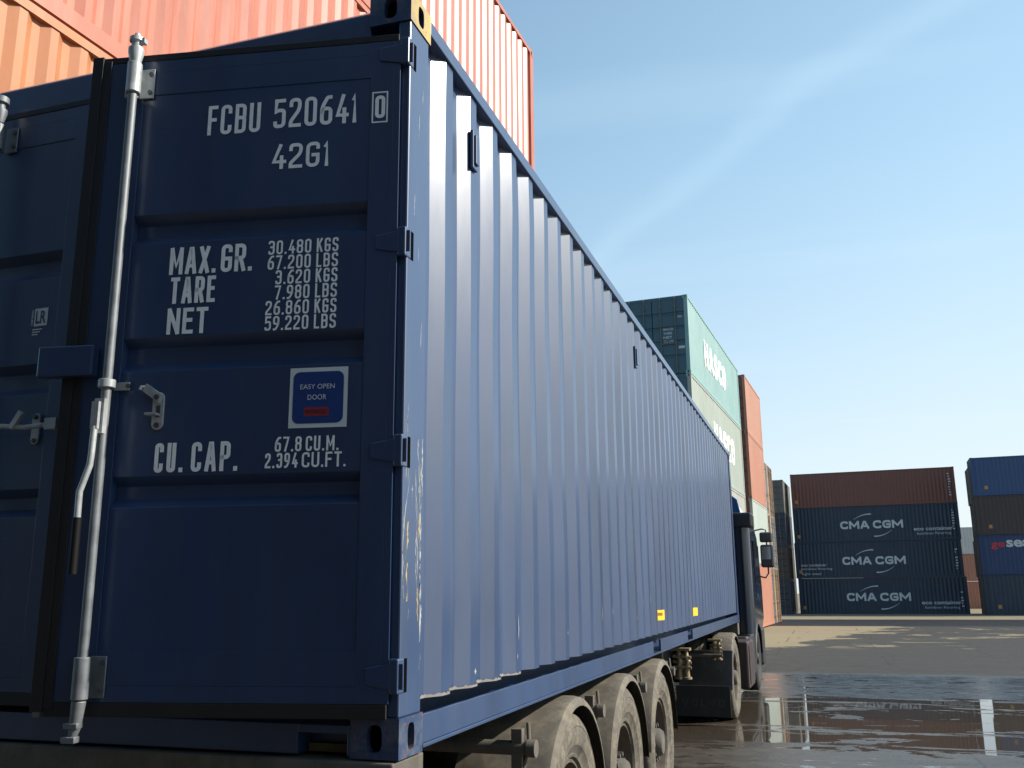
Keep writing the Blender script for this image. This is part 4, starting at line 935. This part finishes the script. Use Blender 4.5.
for q in range(14):
    y0 = rnd.uniform(0.015, 0.06); z0 = rnd.uniform(0.40, 1.05); h = rnd.uniform(0.03, 0.10); sl_ = rnd.uniform(-0.3, 0.3)
    lick(sc, [(y0 + sl_ * h * t / 9, z0 + h * t / 9) for t in range(10)], rnd.uniform(0.0015, 0.0035), q + 60)
for q in range(12):
    y0 = rnd.uniform(0.145, 0.164); z0 = rnd.uniform(0.30, 0.95); h = rnd.uniform(0.05, 0.12)
    lick(sc, [(y0 + rnd.uniform(-0.002, 0.002), z0 + h * t / 9) for t in range(10)], rnd.uniform(0.005, 0.010), q + 90)
for y0, z0, h in ((0.06, 1.75, 0.08), (0.10, 1.6, 0.05), (0.09, 2.05, 0.1), (0.13, 1.3, 0.09), (0.12, 2.2, 0.06)):
    lick(sc, [(y0 + 0.05 * h * t / 9, z0 + h * t / 9) for t in range(10)], 0.004, int(z0 * 77))
for y0, z0, h in ((0.048, 0.62, 0.09), (0.046, 0.52, 0.06), (0.05, 0.46, 0.025), (0.137, 0.66, 0.07), (0.132, 0.40, 0.10)):
    lick(sy, [(y0 + rnd.uniform(-0.002, 0.002), z0 + h * t / 9) for t in range(10)], 0.012, int(z0 * 100))
plain(sy, 'paint_transfer', paint('yellow_paint_transfer', (0.30, 0.23, 0.10), 0.7, var=0.3, dirt=(0.25, 0.22, 0.18), dirt_amt=0.5, scale=20, streak=False), hero)
plain(sc, 'scrape', paint('bare_scrape', (0.30, 0.31, 0.30), 0.7, var=0.3, dirt=(0.2, 0.12, 0.06), dirt_amt=0.5, scale=20, streak=False), hero)

# ------------------------------------------------------------------ trailer
TX = -hw
trailer = thing('container_trailer', 'dusty three axle chassis trailer under the blue container with grey mudguards', 'trailer', (TX, 0, 0))
fr = MB()
for sx in (-1, 1):
    x = sx * 0.48
    fr.box(x - 0.008, x + 0.008, 0.25, 11.9, 0.70, 1.06); fr.box(x - 0.07, x + 0.07, 0.25, 11.9, 1.0602, 1.08); fr.box(x - 0.07, x + 0.07, 0.25, 8.2, 0.68, 0.6998)
for yy in (1.0, 2.7, 4.05, 5.6, 7.2, 9.0, 10.6): fr.box(-0.46, 0.46, yy - 0.05, yy + 0.05, 0.80, 1.05)
fr.build('frame', CHASSIS, trailer)
for yy in (0.11, 12.08): 
    MB().box(-1.21, 1.21, yy - 0.13, yy + 0.10, 0.985, 1.154).build('bolster', BEAM, trailer, bevel=0.006)
MB().box(-1.10, 1.10, -0.10, -0.02, 0.50, 0.62).box(-0.55, -0.45, -0.05, 0.25, 0.55, 0.985).box(0.45, 0.55, -0.05, 0.25, 0.55, 0.985).build('bumper', BEAM, trailer, bevel=0.004)
for sx in (-1, 1):
    lp = MB().box(sx * 0.72, sx * 1.12, -0.06, -0.012, 0.76, 0.90).build('tail_light', LENS_R, trailer, bevel=0.006)
    MB().box(sx * 0.70, sx * 1.14, -0.0118, 0.04, 0.74, 0.92).build('housing', PLAST, lp)
def tyre_mesh(wd, r):
    h = wd / 2
    pr_ = [(-h * 0.72, r * 0.575), (-h * 0.86, r * 0.60), (-h * 0.88, r * 0.625), (-h * 0.865, r * 0.632), (-h * 0.95, r * 0.70), (-h * 0.965, r * 0.705), (-h, r * 0.78), (-h * 1.012, r * 0.80), (-h, r * 0.82), (-h * 0.985, r * 0.865), (-h * 1.0, r * 0.875), (-h * 0.98, r * 0.885), (-h * 0.93, r * 0.94), (-h * 0.86, r * 0.972), (-h * 0.80, r * 0.985), (-h * 0.6, r),
           (-h * 0.42, r), (-h * 0.40, r * 0.978), (-h * 0.34, r * 0.978), (-h * 0.32, r)]
    pr_ = pr_ + [(-a, b_) for a, b_ in reversed(pr_)]
    return pr_
def wheel(parent, x, y, r, wd, sx, mat_rim=RIM, deep=0.06, mat_tyre=None):
    """one road wheel: tyre, rim and hub, outer face towards sx"""
    wb = MB(); c = (x, y, r)
    h = wd / 2 * sx
    wb.lathe([(h * 0.78, r * 0.585), (h * 0.80, r * 0.55), (h * 0.70, r * 0.54), (h * 0.70 - deep * sx, r * 0.50), (h * 0.70 - deep * sx, r * 0.30), (h * 0.70 - deep * 0.5 * sx, r * 0.27), (h * 0.70 - deep * 0.5 * sx, 0.001)], c, 0, 40)
    wh = wb.build('wheel', mat_rim, parent, smooth=35)
    MB().lathe(tyre_mesh(wd, r), c, 0, 64, close=False).build('tyre', mat_tyre or TYRE, wh, smooth=30)
    hb = MB().lathe([(h * 0.70 - deep * 0.5 * sx, r * 0.20), (h * 0.70 + 0.025 * sx, r * 0.185), (h * 0.70 + 0.05 * sx, r * 0.15), (h * 0.70 + 0.052 * sx, 0.001)], c, 0, 24)
    for k in range(10):
        a = 2 * math.pi * k / 10; hb.tube([(x + h * 0.70 - deep * 0.5 * sx, y + r * 0.235 * math.cos(a), r + r * 0.235 * math.sin(a)), (x + h * 0.70 + sx * 0.01, y + r * 0.235 * math.cos(a), r + r * 0.235 * math.sin(a))], 0.014, 6)
    hb.build('hub', CHASSIS if mat_tyre else BEAM, wh, smooth=35)
    return wh
AX = (2.03, 3.36, 4.70)
def guard(parent, xa, xb, y, z, r, a0, a1, sx, n=22):
    mb = MB(); 
    ring = lambda rr, x: [(x, y + rr * math.cos(R(a0 + (a1 - a0) * k / n)), z + rr * math.sin(R(a0 + (a1 - a0) * k / n))) for k in range(n + 1)]
    # cross-section rounds over at the outer edge into a lip
    xo, xi = (xb, xa) if sx > 0 else (xa, xb)
    sec = [(xi, r), (xo - sx * 0.05, r), (xo - sx * 0.018, r - 0.006), (xo - sx * 0.004, r - 0.022), (xo, r - 0.045), (xo - sx * 0.006, r - 0.047), (xo - sx * 0.012, r - 0.028), (xo - sx * 0.03, r - 0.014), (xo - sx * 0.06, r - 0.010), (xi, r - 0.010)]
    m = len(sec); vs = []
    for k in range(n + 1):
        a = R(a0 + (a1 - a0) * k / n)
        for x, rr in sec: vs.append((x, y + rr * math.cos(a), z + rr * math.sin(a)))
    fs = [(k * m + i, k * m + (i + 1) % m, (k + 1) * m + (i + 1) % m, (k + 1) * m + i) for k in range(n) for i in range(m)] + [tuple(range(m)), tuple(range(n * m, n * m + m))]
    mb.add(vs, fs)
    me = mb.mesh('mudguard', DUSTY, 35); me.materials.append(RUBBER)
    for p in me.polygons:
        rr = math.hypot(p.center.y - y, p.center.z - z)
        rad = Vector((0, p.center.y - y, p.center.z - z)).normalized()
        if p.normal.dot(rad) < -0.3: p.material_index = 1
    return put('mudguard', me, parent)
for y in AX:
    MB().tube([(-1.0, y, 0.53), (1.0, y, 0.53)], 0.07, 14).build('axle', CHASSIS, trailer, smooth=40)
    for sx in (-1, 1):
        wheel(trailer, sx * 1.045, y, 0.53, 0.385, sx, deep=0.11)
        guard(trailer, min(sx * 0.80, sx * 1.262), max(sx * 0.80, sx * 1.262), y, 0.53, 0.605, 2, 178, sx)
for y in (1.36, 2.695, 4.03, 5.36):
    for sx in (-1, 1):
        if sx < 0 and y > 4.5: continue
        b_ = MB().tube([(sx * 0.4, y, 0.99), (sx * 1.235, y, 0.99)], 0.030, 12).tube([(sx * 1.20, y, 0.99), (sx * 1.238, y, 0.99)], 0.037, 12)
        b_.build('guard_bracket', BEAM, trailer, smooth=40)
        MB().box(sx * 1.13, sx * 1.18, y - 0.02, y + 0.02, 0.78, 1.07).tube([(sx * 1.18, y - 0.005, 0.9), (sx * 1.20, y + 0.02, 1.02), (sx * 1.19, y + 0.04, 1.09)], 0.010, 8).build('bracket_clamp', BEAM, trailer, bevel=0.004)
# air couplings hanging below the rail
def coupling(x, y, z, s=1.0):
    m = MB(); m.box(x - 0.11 * s, x + 0.07 * s, y - 0.03, y + 0.10, z, z + 0.022)
    for dx in (-0.035, 0.035):
        m.tube([(x + dx * s, y, z), (x + dx * s, y, z - 0.06 * s), (x + dx * s + 0.012, y - 0.01, z - 0.09 * s), (x + dx * s, y, z - 0.15 * s), (x + dx * s, y, z - 0.23 * s)], [0.016 * s, 0.026 * s, 0.03 * s, 0.022 * s, 0.030 * s], 10)
        for a in (0, 1, 2): m.tube([(x + dx * s - 0.05 * s, y - 0.012, z - (0.05 + 0.045 * a) * s), (x + dx * s + 0.045 * s, y - 0.012, z - (0.06 + 0.045 * a) * s)], 0.014 * s, 8)
        m.lathe([(z - 0.228 * s, 0.02), (z - 0.232 * s, 0.046 * s), (z - 0.25 * s, 0.046 * s), (z - 0.252 * s, 0.002)], (x + dx * s, y, 0), 2, 12)
    m.build('air_coupling', BRASS, trailer, smooth=40)
coupling(1.18, 6.25, 1.10); coupling(1.14, 9.5, 1.02, 0.9)
MB().tube([(0.62, 9.45, 0.85), (1.22, 9.45, 0.85)], 0.022, 10).build('side_rail', BEAM, trailer, smooth=40)
for sx in (-1, 1):
    lgm = MB().box(sx * 0.62 - 0.06, sx * 0.62 + 0.06, 8.15, 8.27, 0.42, 1.06).box(sx * 0.62 - 0.05, sx * 0.62 + 0.05, 8.16, 8.26, 0.34, 0.4198).box(sx * 0.62 - 0.13, sx * 0.62 + 0.13, 8.08, 8.34, 0.315, 0.3398)
    lgm.build('landing_leg', BEAM, trailer, bevel=0.004)
MB().lathe([(-0.35, 0.001), (-0.35, 0.10), (-0.33, 0.13), (0.33, 0.13), (0.35, 0.10), (0.35, 0.001)], (0.62, 7.2, 0.78), 1, 20).build('air_tank', BEAM, trailer, smooth=35)

# ------------------------------------------------------------------ tractor
tr = thing('semi_truck', 'dark blue tractor unit ahead of the container, mirrors out to the right', 'truck', (-1.16, 10.4, 0), R(-1.1))
MB().box(-0.46, -0.38, -1.2, 4.6, 0.66, 0.92).box(0.38, 0.46, -1.2, 4.6, 0.66, 0.92).box(-0.36, 0.36, -0.4, 0.5, 0.95, 1.06).build('frame', CHASSIS, tr)
MB().lathe([(0.0, 0.001), (0.0, 0.50), (0.05, 0.52), (0.06, 0.52), (0.06, 0.001)], (0, 0.2, 1.0), 2, 28).build('fifth_wheel', CHASSIS, tr, smooth=40)
R0 = 0.515
MB().tube([(-0.9, 0, R0), (0.9, 0, R0)], 0.08, 12).build('axle', CHASSIS, tr, smooth=40)
for sx in (-1, 1):
    wheel(tr, sx * 1.085, 0, R0, 0.30, sx, deep=0.15)
    wheel(tr, sx * 0.76, 0, R0, 0.30, sx, deep=0.15)
    wheel(tr, sx * 1.06, 3.65, R0, 0.32, sx, mat_rim=CHASSIS, deep=0.03, mat_tyre=RUBBER)  # tyre, rim and hub blackened to stand for the shadow under the cab
    gd = guard(tr, min(sx * 0.98, sx * 1.25), max(sx * 0.98, sx * 1.25), 0, R0, 0.57, 40, 140, sx)
    # rear board and rubber flap behind the drive wheels
    MB().prism([(-0.70, 0.42), (-0.66, 0.42), (-0.45, 0.885), (-0.49, 0.885)], 0, min(sx * 0.58, sx * 1.25), max(sx * 0.58, sx * 1.25)).build('guard_board', PLAST, tr, bevel=0.006)
    fp = MB().box(min(sx * 0.55, sx * 1.22), max(sx * 0.55, sx * 1.22), -0.72, -0.705, 0.10, 0.47).build('mudflap', FLAP, tr, bevel=0.003)
    mb = MB()
    x0 = 0.62 if sx > 0 else -1.15
    stencil(mb, 'VOLVO', (x0, -0.7202, 0.215), RT, UP, 0.53, 0.10, 0.026, gap=0.03); plain(mb, 'flap_lettering', FLAPT, fp)
# cab shell: side outline with sloped screen, rounded plan
cab = MB()
def cab_ring(z, yr, yf, hwid, rr, n=6):
    o = []
    for cx_, cy_, a0 in ((hwid - rr, yf - rr, 0), (-hwid + rr, yf - rr, 90), (-hwid + rr, yr + rr, 180), (hwid - rr, yr + rr, 270)):
        for k in range(n + 1): a = R(a0 + 90 * k / n); o.append((cx_ + rr * math.cos(a), cy_ + rr * math.sin(a), z))
    return o
CY0, CY1 = 2.42, 5.05
rings = [cab_ring(0.98, CY0, CY1, 1.22, 0.16), cab_ring(1.15, CY0, CY1 + 0.04, 1.245, 0.18), cab_ring(1.7, CY0, CY1 + 0.02, 1.245, 0.18), cab_ring(2.55, CY0, CY1 - 0.22, 1.225, 0.18),
         cab_ring(2.72, CY0 + 0.02, CY1 - 0.38, 1.20, 0.18), cab_ring(2.80, CY0 + 0.08, CY1 - 0.55, 1.14, 0.2), cab_ring(2.83, CY0 + 0.3, CY1 - 0.8, 1.0, 0.2)]
n = len(rings[0]); vs = [p for r_ in rings for p in r_]
fs = [(j * n + k, j * n + (k + 1) % n, (j + 1) * n + (k + 1) % n, (j + 1) * n + k) for j in range(len(rings) - 1) for k in range(n)] + [tuple(range(n))[::-1], tuple(range((len(rings) - 1) * n, len(rings) * n))]
cabo = cab.add(vs, fs).build('cab', CAB, tr, smooth=45)
for sx in (-1, 1):
    dd = MB().box(sx * 1.2452, sx * 1.2502, 3.55, 4.72, 1.05, 2.5).build('door', CAB, cabo, bevel=0.003) if False else None
    MB().prism([(3.62, 1.75), (4.72, 1.72), (4.60, 2.40), (3.62, 2.46)], 0, sx * 1.2, sx * 1.2475).build('side_window', GLASS, cabo)
    MB().box(sx * 1.2455, sx * 1.262, 3.66, 3.80, 1.52, 1.56).build('door_handle', PLAST, cabo, bevel=0.003)
MB().prism([(CY1 - 0.23, 2.5), (CY1 + 0.045, 1.72), (CY1 + 0.055, 1.72), (CY1 - 0.20, 2.5)], 0, -1.08, 1.08).build('windscreen', GLASS, cabo)
MB().box(-0.95, 0.95, CY1 + 0.035, CY1 + 0.07, 1.05, 1.55).build('grille', PLAST, cabo, bevel=0.01)
MB().box(-1.22, 1.22, CY1 - 0.35, CY1 + 0.12, 0.32, 0.975).build('bumper', PLAST, tr, bevel=0.05)
for sx in (-1, 1): MB().box(sx * 0.72, sx * 1.12, CY1 + 0.1202, CY1 + 0.145, 0.62, 0.82).build('headlight', CABW, tr, bevel=0.02)
# roof spoiler, blue behind and white in front
def dome(y0, y1, x0, x1, z0, z1, mat, name, par):
    mb = MB(); n = 10; m_ = 8; vs = []
    for j in range(m_ + 1):
        t = j / m_; yy = y0 + (y1 - y0) * t
        for i in range(n + 1):
            s = i / n; xx = x0 + (x1 - x0) * s
            zz = z0 + (z1 - z0) * (1 - (2 * s - 1) ** 4) ** 0.5 * (1 - (t) ** 2.2) ** 0.5 if t < 1 else z0
            vs.append((xx, yy, zz))
    fs = [(j * (n + 1) + i, j * (n + 1) + i + 1, (j + 1) * (n + 1) + i + 1, (j + 1) * (n + 1) + i) for j in range(m_) for i in range(n)]
    o = len(vs); fs.append(tuple(range(n + 1))[::-1]); mb.add(vs, fs)
    return mb.build(name, mat, par, smooth=50)
dome(2.62, 4.3, -1.19, 1.19, 2.81, 3.42, CABW, 'roof_spoiler', tr)
MB().prism([(-1.17, 2.83), (1.17, 2.83), (1.12, 3.08), (0.95, 3.22), (-0.95, 3.22), (-1.12, 3.08)], 1, 2.58, 2.615).build('spoiler_back', CABB, tr, bevel=0.01)
# side deflector and air intake stack on the right rear corner of the cab
for sx in (-1, 1):
    duct = MB(); pts = []
    for k in range(13): a = R(-90 + 180 * k / 12); pts.append((sx * (1.19 + 0.135 * math.cos(a)), 2.20 + 0.17 * math.sin(a)))
    pts.append((sx * 1.08, 2.37)); pts.append((sx * 1.08, 2.03))
    pts = [pts[i] for i in range(13)] + [pts[13], pts[14]]
    duct.prism(pts, 2, 0.98, 2.59)
    d_ = duct.build('intake_duct', CAB, tr, smooth=40)
    MB().box(sx * 1.02, sx * 1.38, 1.98, 2.41, 2.5905, 2.82).build('intake_head', PLAST, d_, bevel=0.03)
    hd = MB()
    for q in range(5): hd.box(sx * 1.3805, sx * 1.388, 2.03, 2.36, 2.63 + q * 0.036, 2.608 + q * 0.036)
    hd.build('intake_louvre', CHASSIS, d_)
# locker, fuel tank, steps
lk = MB().box(0.62, 1.33, 0.72, 1.55, 0.30, 0.93).build('locker', TANK, tr, bevel=0.025)
MB().box(1.3305, 1.342, 0.80, 1.47, 0.36, 0.87).build('locker_door', TANK, lk, bevel=0.006)
MB().tube([(1.02, 0.71, 0.74), (1.02, 0.69, 0.74), (1.06, 0.69, 0.74), (1.06, 0.71, 0.74)], 0.008, 8).build('locker_handle', GALV, lk)
MB().box(-1.25, -0.62, 0.72, 2.3, 0.30, 0.93).build('fuel_tank', GALV, tr, bevel=0.06)
MB().box(0.75, 1.24, 1.62, 2.9, 0.34, 0.95).build('side_skirt', PLAST, tr, bevel=0.03)
for sx in (-1, 1):
    guard(tr, min(sx * 0.85, sx * 1.25), max(sx * 0.85, sx * 1.25), 3.65, R0, 0.60, 5, 175, sx).data.materials[0] = PLAST  # front arch in black too, for the shadow there
# mirrors on tubular arms
for sx in (1, -1):
    mr = MB(); x0 = 1.24
    mr.tube([(sx * (x0 - 0.06), 4.3, 2.66), (sx * (x0 + 0.10), 4.42, 2.70), (sx * (x0 + 0.17), 4.42, 2.68), (sx * (x0 + 0.175), 4.42, 2.3), (sx * (x0 + 0.175), 4.42, 1.92), (sx * (x0 + 0.12), 4.42, 1.84), (sx * (x0 - 0.03), 4.38, 1.88)], 0.014, 10)
    arm = mr.build('mirror_arm', PLAST, tr, smooth=50)
    MHOUS = paint('grey_mirror_housing', (0.06, 0.06, 0.062), 0.4, dirt_amt=0.15)
    MB().box(sx * (x0 + 0.06), sx * (x0 + 0.28), 4.34, 4.44, 2.46, 2.64).build('wide_mirror', MHOUS, arm, bevel=0.03)
    m2 = MB().box(sx * (x0 + 0.06), sx * (x0 + 0.29), 4.34, 4.46, 2.02, 2.42).build('mirror', MHOUS, arm, bevel=0.035)
    MB().box(sx * (x0 + 0.085), sx * (x0 + 0.24), 4.336, 4.339, 2.16, 2.38).build('mirror_glass', MIRR, arm)
# ------------------------------------------------------------------ floodlight peeping over the far row
p = ST(56.0, SF - 1.0, 0)
fl_ = thing('floodlight_mast', 'slim mast with a small grey floodlight above the end-on containers', 'floodlight', (p.x + 0.35, p.y, gz(p.y)))
MB().tube([(0, 0, 0), (0, 0, 8.3)], [0.09, 0.05], 10).build('pole', GREYC, fl_, smooth=40)
MB().box(-0.24, 0.24, -0.14, 0.14, 8.3, 8.72).build('lamp_head', paint('lamp_grey', (0.12, 0.15, 0.17), 0.4), fl_, bevel=0.05)
